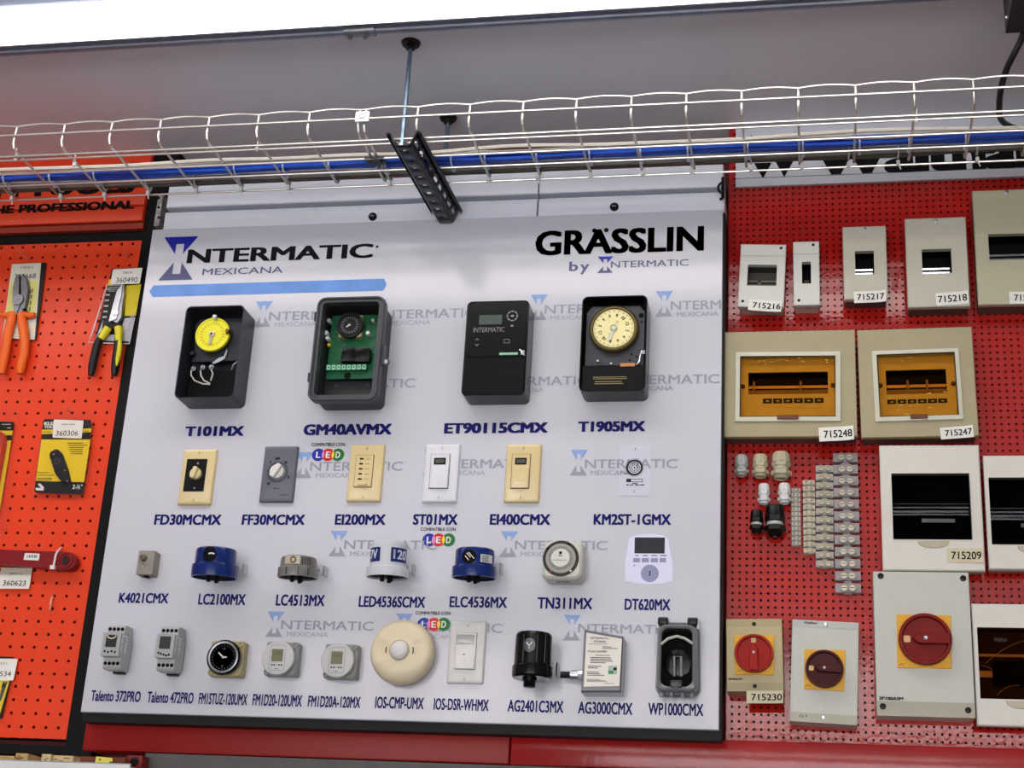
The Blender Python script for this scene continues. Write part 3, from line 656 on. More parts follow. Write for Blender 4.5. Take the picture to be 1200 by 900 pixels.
# black digital timer with a keypad
d = .056
t, w, h = mid_dev('digital_timer', 'large closed black timer box with grey screen and round keypad', 'timer', (543.6, 407), (617.4, 407), (583.4, 351.7), (577, 462.6), d)
m = MB(); m.slab(w, h, -d+.002, 0, .010, .002); m.build('case', NIGHT, t)
fy = -d
def fr(px0, py0, px1, py1): return lrect(t, (px0, py0), (px1, py1), d)
zc = loc(t, 580, 418, d)[1]
m = MB(); m.slab(w-.008, h/2-zc-.004, -d, -d+.003, .006, .0008, 0, (h/2+zc)/2-.001); m.build('keypad_panel', mat('07070a', .25, spec=.2), t)
m = MB(); m.slab(w-.006, zc+h/2-.004, -d-.001, -d+.003, .007, .001, 0, (zc-h/2)/2); m.build('lower_cover', mat('09090c', .22, spec=.22), t)
a = fr(562, 369.5, 588, 380); m = MB(); m.box(a[0], a[1], -d-.0006, -d+.001, a[2], a[3]); m.build('screen', mat('49564f', .2, var=0), t)
m = MB(); x, z = loc(t, 600.5, 370.2, d)
for i in range(8):
    an = i*PI/4; P = [(r*math.cos(an+u), r*math.sin(an+u)) for r, u in ((.0085, -.3), (.0112, -.3), (.0112, .3), (.0085, .3))]
    m.add([(x+a_, -d-.0003, z+b_) for a_, b_ in P], [(0, 1, 2, 3)])
m.add([(x+a_, -d-.0003, z+b_) for a_, b_ in circ(.0035, 16, 0, 0, .0022)], [tuple(range(16))])
x2, z2 = loc(t, 600, 381.8, d); m.add([(x2+a_, -d-.0003, z2+b_) for a_, b_ in circ(.0028, 12, 0, 0, .002)], [tuple(range(12))])
a = fr(590.5, 397.5, 597, 402); m.frame(a, (a[0]+.001, a[1]-.001, a[2]+.001, a[3]-.001), -d-.0003, -d-.0001)
x2, z2 = loc(t, 559, 401, d)
for s_ in (1, -1): m.add([(x2-.004, -d-.0003, z2+s_*.004), (x2, -d-.0003, z2+s_*.008), (x2+.004, -d-.0003, z2+s_*.004), (x2+.0025, -d-.0003, z2+s_*.004), (x2, -d-.0003, z2+s_*.006), (x2-.0025, -d-.0003, z2+s_*.004)], [tuple(range(6))])
a = fr(555, 383.5, 591, 389); m.text('INTERMATIC', a[0], a[1], a[2]+.0004, a[3]-.001, -d-.0003, .0)
m.build('keypad_print', mat('7d7d82', .4, var=0), t)
m = MB(); a = fr(585.5, 414, 607, 416.2); m.box(a[0], a[1], -d-.003, -d+.001, a[2], a[3]); m.build('terminal_strip', mat('8fb7a2', .4), t)
m = MB(); x, z = loc(t, 611, 414, d); m.tube([(x-.002, -d-.004, z+.006), (x+.0015, -d-.006, z+.002), (x+.001, -d-.004, z-.004)], .0018, 8); m.slab(.0055, .0105, -d-.009, -d-.002, .002, .001, x+.0045, z-.002); m.build('latch', CHROME, t)
m = MB()
for px in (569.5, 591.5): x, z = loc(t, px, 429.5, d); m.lathe([(.0014, -d-.001), (.0014, -d-.0013)], (x, 0, z), n=8)
m.build('cover_dimples', DARK, t)
# black timer with cream dial
t, w, h = mid_dev('mechanical_timer', 'black timer box with a large round cream dial in a brass ring', 'timer', (680.4, 403), (757.5, 403), (720.7, 346.7), (715.5, 458.6), d)
m = MB(); m.hollow(w, h, -d, 0, .011, .0022, -.012); m.build('case', NIGHT, t)
m = MB(); zc = loc(t, 715, 424, d)[1]
m.poly([(-w/2+.006, zc-.004), (w/2-.006, zc-.004), (w/2-.006, h/2-.025), (w/2-.016, h/2-.012), (-w/2+.016, h/2-.012), (-w/2+.006, h/2-.025)], -.036, -.012, .001); m.build('mechanism_plate', mat('3b3d42', .4, .4, var=.1), t)
m = MB(); m.slab(w-.005, zc+h/2-.003, -.046, -.012, .004, .0015, 0, (zc-h/2)/2-.001); lc = m.build('lower_cover', mat('0a0a0c', .25, spec=.22), t)
cx, cz = loc(t, 719, 384, .05); rr = .0465
m = MB(); R = []
N_ = 96
for r, y, g in ((rr*.9, -.0361, 0), (rr*.99, -.037, 1), (rr*.99, -.046, 1), (rr*.93, -.0485, 0), (rr*.86, -.0485, 0), (rr*.84, -.0465, 0), (.001, -.0465, 0)):
    R.append([(cx+(r+(.0007*(i % 2) if g else 0))*math.cos(2*PI*i/N_), y, cz+(r+(.0007*(i % 2) if g else 0))*math.sin(2*PI*i/N_)) for i in range(N_)])
m.loft(R); dl = m.build('dial_ring', mat('5b5130', .4, .7, var=.1), t)
m = MB(); m.lathe([(rr*.825, -.0466), (rr*.82, -.0472), (.001, -.0472)], (cx, 0, cz), n=48); df = m.build('dial_face', mat('e6dca0', .4, var=.02), dl)
m = MB(); ticks(m, cx, cz, -.0474, rr*.70, rr*.80, 24, .0004); ticks(m, cx, cz, -.0474, rr*.75, rr*.80, 96, .00018)
for i in range(12):
    an = PI/2-.2-i*PI/6; s_ = ('6', '8', '10', '12', '2', '4')[(i+1) % 6]; x, z = cx+rr*.57*math.cos(an), cz+rr*.57*math.sin(an)
    ww = .0026 if len(s_) > 1 else .0014
    def rot(p, x=x, z=z, b=an-PI/2): u, v = p[0], p[2]; return (x+u*math.cos(b)-v*math.sin(b), p[1], z+u*math.sin(b)+v*math.cos(b))
    m.text(s_, -ww*1.35, ww*1.35, -.0031, .0031, -.0474, .03, rot)
for i in range(5):
    for s_ in (0, PI): 
        an = [.9+s_+.14*k for k in range(4)]; r0 = rr*(.24+.045*(i % 3)); 
        m.add([(cx+r*math.cos(a_), -.0474, cz+r*math.sin(a_)) for r in (r0, r0+.0005) for a_ in (an if r == r0 else an[::-1])], [tuple(range(8))])
m.build('dial_marks', INK, df)
m = MB(); hand(m, cx, cz, -.0488, .026, .0036, PI+.3); m.lathe([(.007, -.0474), (.007, -.0495), (.004, -.051), (.001, -.051)], (cx, 0, cz), n=20); m.build('pointer', mat('b9b7a6', .35, .6), df)
m = MB(); x, z = loc(t, 751.5, 369.5, .037); m.lathe([(.005, -.0361), (.005, -.0366)], (x, 0, z), n=14)
for px, py in ((738, 422), (746, 418), (740, 415), (752, 377)): x, z = loc(t, px, py, .037); m.lathe([(.0022, -.0361), (.0022, -.0366)], (x, 0, z), n=10)
m.build('plate_holes', DARK, t)
m = MB()
for px, py in ((700.5, 423), (716, 426)): x, z = loc(t, px, py, .047); screw(m, x, z, -.045, .0032, .003)
m.build('cover_screws', STEEL, lc)
m = MB(); a = lrect(t, (727, 426), (744, 429.5), .046); m.box(a[0], a[1], -.0475, -.045, a[2], a[3]); m.build('copper_terminal', mat('b07a4a', .4, .5), t)
m = MB(); P = [loc(t, px, py, .05) for px, py in ((756, 412), (751, 414.5), (749.5, 424), (746, 428))]; m.tube([(x, -.05, z) for x, z in P], .002, 8); x, z = P[0]; m.slab(.009, .008, -.054, -.047, .002, .001, x-.003, z-.002); m.build('trip_lever', CHROME, t)
m = MB(); a = lrect(t, (695, 441), (737, 444.5), .0465); lines(m, a[0], a[1], a[2], a[3], 2, -.0463); a = lrect(t, (697, 446), (735, 450.5), .0465); lines(m, a[0], a[1], a[2], a[3], 2, -.0463); m.build('cover_print', mat('8d8050', .5, var=0), lc)

# ================================================================== wall plate row
def plate(name, label, L, R, T, B, colour, cat='wall plate', d=.009, screws=True, open_=None):
    t, w, h = mid_dev(name, label, cat, L, R, T, B, d)
    m = MB(); m.slab(w, h, -d, 0, .003, .006); m.build('plate', colour, t)
    if screws:
        for s_ in (1, -1):
            m = MB(); screw(m, .0, s_*h*.42, -d, .003, .001); m.mi = 1; m.box(-.0003, .0003, -d-.0012, -d, s_*h*.42-.0025, s_*h*.42+.0025)
            m.build('plate_screw', [colour, DARK], t)
    return t, w, h, d
def decora(t, d, p, q, colour, h_=.003):
    a = lrect(t, p, q, d); m = MB(); m.slab(a[1]-a[0]+.0012, a[3]-a[2]+.0012, -d-.0004, -d+.001, .001, 0, (a[0]+a[1])/2, (a[2]+a[3])/2); m.build('opening_gap', mat('4a4438', .6, var=0), t)
    m = MB(); m.slab(a[1]-a[0]-.0008, a[3]-a[2]-.0008, -d-h_, -d+.001, .0015, .001, (a[0]+a[1])/2, (a[2]+a[3])/2); m.build('insert', colour, t); return a
t, w, h, d = plate('rotary_timer', 'beige wall plate with a black centre and beige twist knob', (211, 557), (250.2, 557), (234, 525.6), (226, 591), CREAM)
a = lrect(t, (219.5, 538), (238.5, 576), d); m = MB(); m.slab(a[1]-a[0], a[3]-a[2], -d-.001, -d+.001, .001, .0005, (a[0]+a[1])/2, (a[2]+a[3])/2); bi = m.build('black_insert', BLACK, t)
m = MB(); pscrew(m, t, 232, 543.2, d+.001, .0022); pscrew(m, t, 228, 572, d+.001, .0022); m.build('insert_screws', STEEL, bi)
def knob(t, x, z, y, r, hgt, ang, colour, name='knob', bar=.32):
    m = MB(); m.lathe([(r, y), (r, y-hgt*.35), (r*.93, y-hgt*.45), (.001, y-hgt*.45)], (x, 0, z), n=32)
    k = m.mark(); m.slab(r*2*bar*1.2, r*2.05, y-hgt, y-hgt*.4, r*.2, hgt*.15)
    m.xf(k, Matrix.Translation((x, 0, z)) @ Matrix.Rotation(ang, 4, 'Y')); return m.build(name, colour, t)
x, z = loc(t, 228.5, 554.5, d+.008); knob(t, x, z, -d-.001, .0115, .017, .25, mat('d8c796', .3))
GPL = mat('5f626c', .35, var=.04)
t, w, h, d = plate('rotary_timer', 'grey wall plate with a white twist knob and dial marks', (306, 555), (345.8, 555), (327.8, 522), (323, 588), GPL, screws=False)
x, z = loc(t, 324.5, 552.5, d+.004)
m = MB(); ticks(m, x, z, -d-.0003, .0168, .0212, 40, .0006)
for s_, px, py, k in (('OFF', 325.4, 537.6, .0048), ('30', 335, 542, .0028), ('25', 338, 559, .0026), ('5', 317, 541.5, .0014), ('10', 314.6, 566.6, .0026)): xx, zz = loc(t, px, py, d); m.text(s_, xx-k, xx+k, zz-.0026, zz+.0026, -d-.0003, .05)
xx, zz = loc(t, 323.6, 572.3, d); m.text('MINUTES', xx-.006, xx+.006, zz-.001, zz+.001, -d-.0003, .02)
xx, zz = loc(t, 332.5, 580, d); m.text('INTERMATIC', xx-.009, xx+.009, zz-.0009, zz+.0009, -d-.0003, .02)
m.build('dial_print', INK, t)
knob(t, x, z, -d, .014, .016, .55, mat('d6d4cc', .3))
t, w, h, d = plate('button_timer', 'beige wall plate with five small buttons in a column', (407.8, 554), (448, 554), (431, 520), (424, 587.4), CREAM)
a = decora(t, d, (418.2, 533.5), (435.2, 571), CREAM)
for i in range(5):
    px, py = 423.9-.6*i, 537.6+5.9*i; x, z = loc(t, px, py, d+.003); m = MB(); m.slab(.0072, .0028, -d-.0042, -d-.0025, .0008, .0004, x, z); m.build('button', BLACK, t)
    m = MB(); x, z = loc(t, px+7.3, py+.2, d+.003); m.text(('5 MIN', '10MIN', '15MIN', '30MIN', 'HOLD')[i], x-.0044, x+.0044, z-.0009, z+.0009, -d-.0032, .02); m.build('button_print', mat('6a5d3c', .5, var=0), t)
x, z = loc(t, 424.8, 567.5, d+.003); m = MB(); m.slab(.0175, .0048, -d-.0065, -d-.0025, .001, .0012, x, z); m.build('off_bar', CREAM, t)
for lab, dx_, colour, scr in (('white wall plate with a small dark screen above a flap', 0, mat('d6d7dd', .35), 0), ('beige wall plate with a small dark screen above a flap', 95.4, CREAM, 0)):
    t, w, h, d = plate('programmable_switch', lab, (496+dx_, 554), (537+dx_*1.005, 554), (518.4+dx_, 519.6), (514+dx_*1.006, 588.3), colour)
    dd = dx_+(0 if not dx_ else -.5)
    a = decora(t, d, (505.6+dd, 532.5), (525+dd, 572.5), colour)
    a = lrect(t, (509+dd, 536.6), (522+dd, 544.4), d+.003); m = MB(); m.slab(a[1]-a[0], a[3]-a[2], -d-.0036, -d-.002, .0008, 0, (a[0]+a[1])/2, (a[2]+a[3])/2); m.build('screen', NIGHT, t)
    m = MB(); m.slab((a[1]-a[0])*.75, (a[3]-a[2])*.6, -d-.0039, -d-.0035, 0, 0, (a[0]+a[1])/2, (a[2]+a[3])/2); m.build('screen_glass', mat('4d5148', .3, var=0), t)
    a = lrect(t, (505.8+dd, 547.2), (524+dd, 571.8), d+.004); m = MB(); m.slab(a[1]-a[0], a[3]-a[2], -d-.0055, -d-.0025, .001, .0012, (a[0]+a[1])/2, (a[2]+a[3])/2); fl = m.build('flap', colour, t)
    m = MB(); x, z = (a[0]+a[1])/2, a[2]+(a[3]-a[2])*.24; m.slab((a[1]-a[0])*.62, .0016, -d-.0058, -d-.005, .0004, 0, x, z); m.build('finger_ridge', mat('e6d9a8', .3) if dx_ else WHITE, fl)

# ================================================================== photocontrol row
t, w, h = mid_dev('push_sensor', 'small grey square sensor with a round nub, first below the beige plates', 'sensor', (160.8, 659.3), (180, 659.3), (172.5, 645), (170, 673.2), .026)
m = MB(); m.slab(w, h, -.026, 0, .0015, .0015); m.build('body', mat('8b857c', .55, var=.12, vs=70), t)
x, z = loc(t, 168, 653.6, .03); m = MB(); m.lathe([(.0062, -.0255), (.0062, -.031), (.005, -.033), (.005, -.037), (.003, -.0375), (.003, -.035), (.001, -.035)], (x, 0, z), n=20); m.build('nub', mat('6d675c', .5, var=.1), t)
m = MB(); pscrew(m, t, 167.6, 664, .026, .0016); pscrew(m, t, 171.5, 665.5, .026, .0014); m.build('contact', mat('c9c2b2', .4), t)
m = MB(); m.box(-.004, .004, -.018, -.008, -h/2-.003, -h/2+.001); m.build('stem', DARK, t)
def photo(name, label, cxp, top, bot, wu, wf, colour, fr_=.34, yc=-.056, bx=None, prong=True):
    """upright round photocontrol: cxp = photo x of axis, top/bot photo y of the body, wu/wf upper and flange width in pixels"""
    ym = (top+bot)/2; a = at(cxp, ym, yc); rf = (at(cxp+wf/2, ym, yc)-at(cxp-wf/2, ym, yc)).length/2; ru = (at(cxp+wu/2, ym, yc)-at(cxp-wu/2, ym, yc)).length/2
    zt = at(cxp, top+1.2, yc-ru*.0).z; zb = at(cxp, bot, yc-rf).z
    zt = at(cxp, top, yc-ru*.9).z
    t = thing(name, label, 'photocontrol', (a.x, 0, (zt+zb)/2)); h = zt-zb; t.rotation_euler = (math.radians(5), 0, 0) if wf != 47 else (0, 0, 0)
    z0 = -h/2; zf = z0+h*fr_
    return t, rf, ru, h, z0, zf, yc
def shell(t, rf, ru, h, z0, zf, yc, colour, rnd=.1):
    m = MB(); m.lathe([(rf-.003, z0+.004), (rf-.0028, z0), (rf, z0), (rf*.995, zf-.001), (rf*.985, zf), (ru*1.005, zf+.0015), (ru, zf+.003), (ru*.985, z0+h*(1-rnd)), (ru*.95, z0+h*(1-rnd*.35)), (ru*.86, z0+h), (.001, z0+h)], (0, yc, 0), 'z', 56)
    b = m.build('body', colour, t)
    m = MB(); m.lathe([(rf-.003, z0+.0035), (.001, z0+.0035)], (0, yc, 0), 'z', 40); m.build('underside', DARK, t)
    for dx_, dy_ in ((-.008, -.006), (.008, -.004), (0, .012)):
        m = MB(); m.box(dx_-.0035, dx_+.0035, yc+dy_-.001, yc+dy_+.001, z0-.008, z0+.0034); m.build('prong', DARK, t)
    return b
def cylpatch(m, r, yc, phi, zc, a, b, n=28, fn=None):          # ellipse laid on the cylinder; phi=0 faces the viewer
    V = [(r*math.sin(phi), yc-r*math.cos(phi), zc)]; K = 4
    for k in range(1, K+1):
        for i in range(n):
            u = a*k/K*math.cos(2*PI*i/n); v = b*k/K*math.sin(2*PI*i/n); p = phi+u/r
            V.append((r*math.sin(p), yc-r*math.cos(p), zc+v))
    Fs = [(0, 1+i, 1+(i+1) % n) for i in range(n)]
    for k in range(K-1):
        for i in range(n): j = (i+1) % n; Fs.append((1+k*n+i, 1+(k+1)*n+i, 1+(k+1)*n+j, 1+k*n+j))
    m.add(V, Fs)
def cylrect(m, r, yc, p0, p1, z0, z1, n=10):
    V = []; 
    for i in range(n+1):
        p = p0+(p1-p0)*i/n; V += [(r*math.sin(p), yc-r*math.cos(p), z0), (r*math.sin(p), yc-r*math.cos(p), z1)]
    m.add(V, [(2*i, 2*i+2, 2*i+3, 2*i+1) for i in range(n)])
def bracket(t, r, z, zh=.018):
    x = r-.012; m = MB(); m.box(-.008, x+.017, -.026, -.0235, z-zh/2, z+zh/2); m.box(x+.0148, x+.017, -.026, 0, z-zh/2, z+zh/2); m.mi = 1
    m.lathe([(.0022, -.0262), (.0022, -.0258)], (x+.007, 0, z), n=12); m.build('bracket', [mat('c6c7cc', .4, .2), DARK], t)
    m = MB(); m.box(-.008, .008, -.056+r*.6, -.0236, z-zh/2+.002, z+zh/2-.002); m.build('bracket_arm', mat('8f9096', .4, .3), t)
BLUE = mat('0a2464', .2, spec=.4, var=.03)
g = photo('photocontrol', 'blue round photocontrol with an open eye at the front left', 253.5, 635, 667.5, 45.5, 51, BLUE, .42); t, rf, ru, h, z0, zf, yc = g; shell(t, rf, ru, h, z0, zf, yc, BLUE)
m = MB(); cylpatch(m, ru+.0004, yc, .06, zf+h*.28, .0130, h*.265); w_ = m.build('window', DARK, t)
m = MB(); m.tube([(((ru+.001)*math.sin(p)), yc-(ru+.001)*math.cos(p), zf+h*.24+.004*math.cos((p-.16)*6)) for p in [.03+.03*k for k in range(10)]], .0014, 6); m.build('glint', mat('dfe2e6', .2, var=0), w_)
bracket(t, ru, z0+h*.42)
SMOKE = mat('6f6e69', .25, coat=.3, var=.2, vs=60)
g = photo('photocontrol', 'flat smoky grey photocontrol between the first blue and the white ones', 350.5, 645.5, 668.5, 41, 45.5, SMOKE, .46); t, rf, ru, h, z0, zf, yc = g; shell(t, rf, ru, h, z0, zf, yc, SMOKE, .16)
m = MB(); cylrect(m, ru+.0004, yc, -.5, .4, zf+h*.1, zf+h*.48); m.build('window', mat('b9b09a', .4, var=.1), t)
m = MB(); cylpatch(m, ru+.0008, yc, .02, zf+h*.29, .006, h*.17); m.mi = 1; cylpatch(m, ru+.0011, yc, .02, zf+h*.29, .0032, h*.09); m.build('light_cell', [mat('5b4a3a', .4), mat('c4a58e', .3)], t)
m = MB()
for p in (.5, .65, .8, .95): cylrect(m, ru+.0004, yc, p, p+.06, zf+h*.1, zf+h*.45)
for p in (-.9, -.3, .3, .8): cylrect(m, rf+.0004, yc, p, p+.05, z0+.001, zf-.002)
m.build('moulded_ribs', mat('33322f', .4), t)
bracket(t, ru, z0+h*.5)
PALE = mat('c3c5cc', .3, coat=.2, var=.02)
g = photo('photocontrol', 'tall pale grey photocontrol with dark blue voltage panels', 455.8, 628, 667.5, 41.5, 48.5, PALE, .26); t, rf, ru, h, z0, zf, yc = g; shell(t, rf, ru, h, z0, zf, yc, PALE, .12)
m = MB(); za, zb = zf+h*.13, zf+h*.53
cylrect(m, ru+.0006, yc, .39, 1.55, za, zb); cylrect(m, ru+.0006, yc, -1.0, -.2, za, zb); m.mi = 1
def wrap(x0): return lambda p: ((ru+.001)*math.sin(p[0]/ru), yc-(ru+.001)*math.cos(p[0]/ru), p[2])
m.text('120', ru*.52, ru*1.42, za+.005, zb-.004, 0, .03, wrap(0)); m.text('7V', -ru*.9, -ru*.36, za+.005, zb-.004, 0, .03, wrap(0))
m.build('voltage_panel', [mat('1c2b66', .3, var=0), mat('c9cce0', .4, var=0)], t); bracket(t, ru, z0+h*.33)
g = photo('photocontrol', 'blue round photocontrol with a dark eye and a white sticker', 556.8, 635.5, 668, 45.3, 51.3, BLUE, .37); t, rf, ru, h, z0, zf, yc = g; shell(t, rf, ru, h, z0, zf, yc, BLUE)
m = MB(); cylpatch(m, ru+.0004, yc, -.08, zf+h*.27, .0135, h*.235); w_ = m.build('window', DARK, t)
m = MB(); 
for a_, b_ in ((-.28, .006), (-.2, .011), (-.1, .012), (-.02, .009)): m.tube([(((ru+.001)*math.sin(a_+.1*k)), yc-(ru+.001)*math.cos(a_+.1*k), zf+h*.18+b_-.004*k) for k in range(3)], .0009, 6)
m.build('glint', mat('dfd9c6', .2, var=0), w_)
m = MB(); cylrect(m, ru+.0005, yc, .5, 1.25, zf+h*.1, zf+h*.37); s_ = m.build('sticker', mat('d0d2d2', .5), t)
m = MB()
for k in range(5): cylrect(m, ru+.0008, yc, .56, .7+random.uniform(.2, .3), zf+h*(.13+.045*k), zf+h*(.15+.045*k), 4)
m.build('sticker_print', INK, s_); bracket(t, ru, z0+h*.46)

# plug-in dial timer
d = .043
t, w, h = mid_dev('plug_timer', 'rounded off-white plug-in timer with a ring dial', 'timer', (635, 656), (683.2, 656), (660.5, 632.6), (658, 679.2), d)
OW = mat('c8c8bd', .35, var=.02)
m = MB()
m.loft([[(x, y, z) for x, z in rrect(w-k, h-k, r_, 6)] for k, r_, y in ((.006, .011, 0), (0, .014, -.01), (0, .014, -d+.012), (.004, .0135, -d+.004), (.012, .011, -d)) ]); m.build('case', OW, t)
cx, cz = loc(t, 657.2, 654.5, d); rr = .0325
m = MB(); m.lathe([(rr, -d+.0005), (rr, -d-.001), (rr*.86, -d-.001), (rr*.84, -d-.0004)], (cx, 0, cz), n=48, caps=False); ring = m.build('outer_ring', mat('23241f', .4), t)
m = MB(); m.lathe([(rr*.84, -d), (rr*.83, -d-.002), (rr*.68, -d-.003), (.001, -d-.003)], (cx, 0, cz), n=48); dl = m.build('dial', mat('9a9a92', .4), t)
m = MB(); ticks(m, cx, cz, -d-.0034, rr*.58, rr*.66, 48, .0004); m.build('dial_marks', INK, dl)
m = MB(); m.lathe([(rr*.52, -d-.003), (rr*.5, -d-.0055), (.001, -d-.0055)], (cx, 0, cz), n=36); k_ = m.build('centre_knob', mat('d3d3cb', .35), dl)
m = MB(); m.text('INTERMATIC', cx-rr*.4, cx+rr*.4, cz-.005, cz-.0034, -d-.0057, .01); m.add([(cx+x, -d-.0057, cz+.009+z) for x, z in circ(.0028, 14)], [tuple(range(14))]); lines(m, cx-.004, cx+.004, cz+.002, cz+.006, 2, -d-.0057); m.build('knob_print', INK, k_)
for a_, col in ((1.1, INK), (2.5, INK), (4.1, mat('b33a2a', .4)), (5.4, OW), (.15, mat('4a2a1c', .4))):
    m = MB(); X, Z = cx+rr*.92*math.cos(a_), cz+rr*.92*math.sin(a_); m.slab(.004, .0035, -d-.004, -d, .0008, .0005, X, Z); m.build('tripper', col, ring)
m = MB(); x, z = 0, -h/2; m.box(-.012, .012, -.032, -.02, z-.0004, z+.001); m.build('outlet_recess', mat('97968c', .5), t)

# ================================================================== bottom row
LG = mat('a9aaa8', .4, var=.03)
def din(label, q, hasarc):                                     # q: front lower block TL TR BR BL photo points (whole module)
    t, w, h = quad_dev('rail_timer', label, 'timer', q, .044)
    prof = [(-h/2, -.012), (-h/2, -.040), (-h/2+.004, -.044), (-h/2+h*.26, -.044), (-h/2+h*.26, -.058), (h/2-h*.21, -.058), (h/2-h*.21, -.044), (h/2-.004, -.044), (h/2, -.038), (h/2, -.012), (h*.2, -.006), (-h*.2, -.006)]
    m = MB(); m.loft([[(x, y, z) for z, y in prof] for x in (-w/2, w/2)]); m.build('case', LG, t, smooth=0)
    m = MB(); m.box(-w*.42, w*.42, -.0062, 0, -h*.2, h*.2); m.box(-w*.3, w*.3, -.012, 0, -h/2-.003, -h*.3); m.build('rail_clip', BLACK, t, smooth=0)
    for s_ in (1, -1):
        for k in range(4): m = MB(); m.lathe([(.0034, -.0441), (.0034, -.0446), (.0022, -.0443)], (w*(-.36+.24*k), 0, s_*h*.5-s_*(.008 if s_ > 0 else .010)), n=14); m.build('terminal', DARK, t)
    zc = h*.025; hh = h*.53
    m = MB(); m.slab(w*.62, hh*.52, -.0588, -.0575, .001, 0, 0, zc+hh*.14); sc_ = m.build('screen', mat('2f322f' if hasarc else '35383a', .25, var=0), t)
    if hasarc:
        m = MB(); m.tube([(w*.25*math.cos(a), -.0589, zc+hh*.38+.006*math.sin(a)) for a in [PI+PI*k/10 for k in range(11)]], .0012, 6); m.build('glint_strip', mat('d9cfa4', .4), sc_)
    m = MB()
    for k in range(4 if hasarc else 5): x = w*(-.3+(.2 if hasarc else .15)*k); m.lathe([(.002, -.058), (.002, -.0588)], (x, 0, zc-hh*.3-(.0015 if k % 2 else 0)-(0 if hasarc or k < 2 else .003)), n=12)
    m.build('button', INK, t)
    m = MB(); m.slab(w*1.05, hh*1.05, -.0625, -.0585, .002, .001, -.0015, zc); m.build('clear_lid', clear('f8f9f9', -1, .1), t)
    m = MB(); m.box(w/2, w/2+.0003, -.05, -.028, -h*.12, h*.27); st = m.build('side_sticker', mat('cfcfd2', .5), t)
    m = MB()
    for k in range(7): m.box(w/2+.0003, w/2+.0005, -.046, -.032-random.uniform(0, .006), -h*.1+k*h*.05, -h*.1+k*h*.05+.0012)
    m.build('sticker_print', INK, st)
din('grey rail-mount timer with a curved glint over its screen, bottom left corner of the board', ((127, 732.3), (147.3, 732.3), (139.8, 783.8), (119.8, 783.8)), True)
din('grey rail-mount timer with a plain screen, second in the bottom row', ((189.5, 734), (210.2, 734), (203, 786), (182.8, 786)), False)
# square-based round timers
def square_base(t, w, h, d, colour, cxo=.004, czo=-.004):
    m = MB(); m.slab(w, h, -d, 0, .004, .002, cxo, czo); b = m.build('base', colour, t)
    for sx, sz in ((1, 1), (1, -1), (-1, -1)):
        m = MB(); m.lathe([(.005, -d), (.005, -d-.004), (.0032, -d-.004), (.003, -d-.001), (.001, -d-.001)], (cxo+sx*(w/2-.006), 0, czo+sz*(h/2-.006)), n=14); m.build('mounting_lug', colour, t)
    return b
c_ = at(261.3, 770, -.036); t = thing('dial_timer', 'round black analogue dial timer on a beige square base', 'timer', (c_.x, 0, c_.z))
r = (at(281, 770, -.036)-c_).length
square_base(t, 2*r*1.0, 2*r*1.0, .022, mat('a89d72', .45), .001, .0)
m = MB(); m.lathe([(r*.9, -.015), (r*.97, -.025), (r, -.028), (r, -.034), (r*.93, -.037), (r*.88, -.036)], n=56, caps=False); b_ = m.build('body', NIGHT, t)
m = MB(); m.lathe([(r*.9, -.0368), (r*.84, -.0375), (r*.78, -.0372), (r*.77, -.034)], n=56, caps=False); m.build('silver_ring', mat('8f9196', .3, .8), t)
m = MB(); m.lathe([(r*.79, -.0345), (.001, -.0345)], n=48); df = m.build('dial_face', mat('0e0e11', .35), t)
m = MB(); ticks(m, 0, 0, -.0348, r*.62, r*.7, 24, .0003); m.text('12', -.0022, .0022, r*.44, r*.54, -.0348, .01); m.text('6', -.0012, .0012, -r*.54, -r*.44, -.0348, .01); m.build('dial_marks', mat('8a8b90', .5, var=0), df)
m = MB(); hand(m, 0, 0, -.0362, .0125, .0013, -.85); hand(m, 0, 0, -.0364, .0075, .0014, 1.6); m.lathe([(.0022, -.0346), (.0022, -.037)], n=10); m.build('pointer', WHITE, df)
for px, py, rx, lab in ((325.3, 770.8, 19.2, 'round grey digital timer on a grey base, just right of the black dial timer'), (395, 773.7, 19.6, 'round grey digital timer on a grey base, just left of the cream ceiling sensor')):
    c_ = at(px, py, -.036); t = thing('dial_timer', lab, 'timer', (c_.x, 0, c_.z)); r = (at(px+rx, py, -.036)-c_).length
    square_base(t, 2*r*.99, 2*r*.99, .022, mat('8f908c', .4), .002, .001)
    m = MB(); m.lathe([(r*.92, -.0221), (r*.99, -.027), (r, -.03), (r, -.034), (r*.96, -.0365), (r*.9, -.037), (.001, -.037)], n=56); m.build('body', mat('b9bab9', .35, var=.02), t)
    m = MB(); R = [[(x, y, z) for x, z in rrect(ww, hh, .003)] for ww, hh, y in ((r*.95, r*1.5, -.037), (r*.95, r*1.5, -.0374), (r*.9, r*1.45, -.0374), (r*.9, r*1.45, -.037))]; m.loft(R, close=True); m.build('panel_line', mat('8d8e8c', .4), t)
    m = MB(); m.slab(r*.68, r*.72, -.038, -.0368, .001, 0, -.0005, r*.14); sc_ = m.build('screen', mat('6b6a4e', .25, var=0), t)
    m = MB(); m.text('13:25', -.006, .0065, r*.2, r*.34, -.0382, .0); m.build('digits', mat('1c1c14', .4, var=0), sc_)
    m = MB()
    for k in (-2, -1, 0, 1, 2): m.lathe([(.0016 if k else .0009, -.037), (.0016 if k else .0009, -.0376)], (k*.0045, 0, -r*.42), n=10)
    m.box(-.003, .003, -.0376, -.0369, -r*.66, -r*.63); m.build('button', mat('2b2c2b', .4), t)
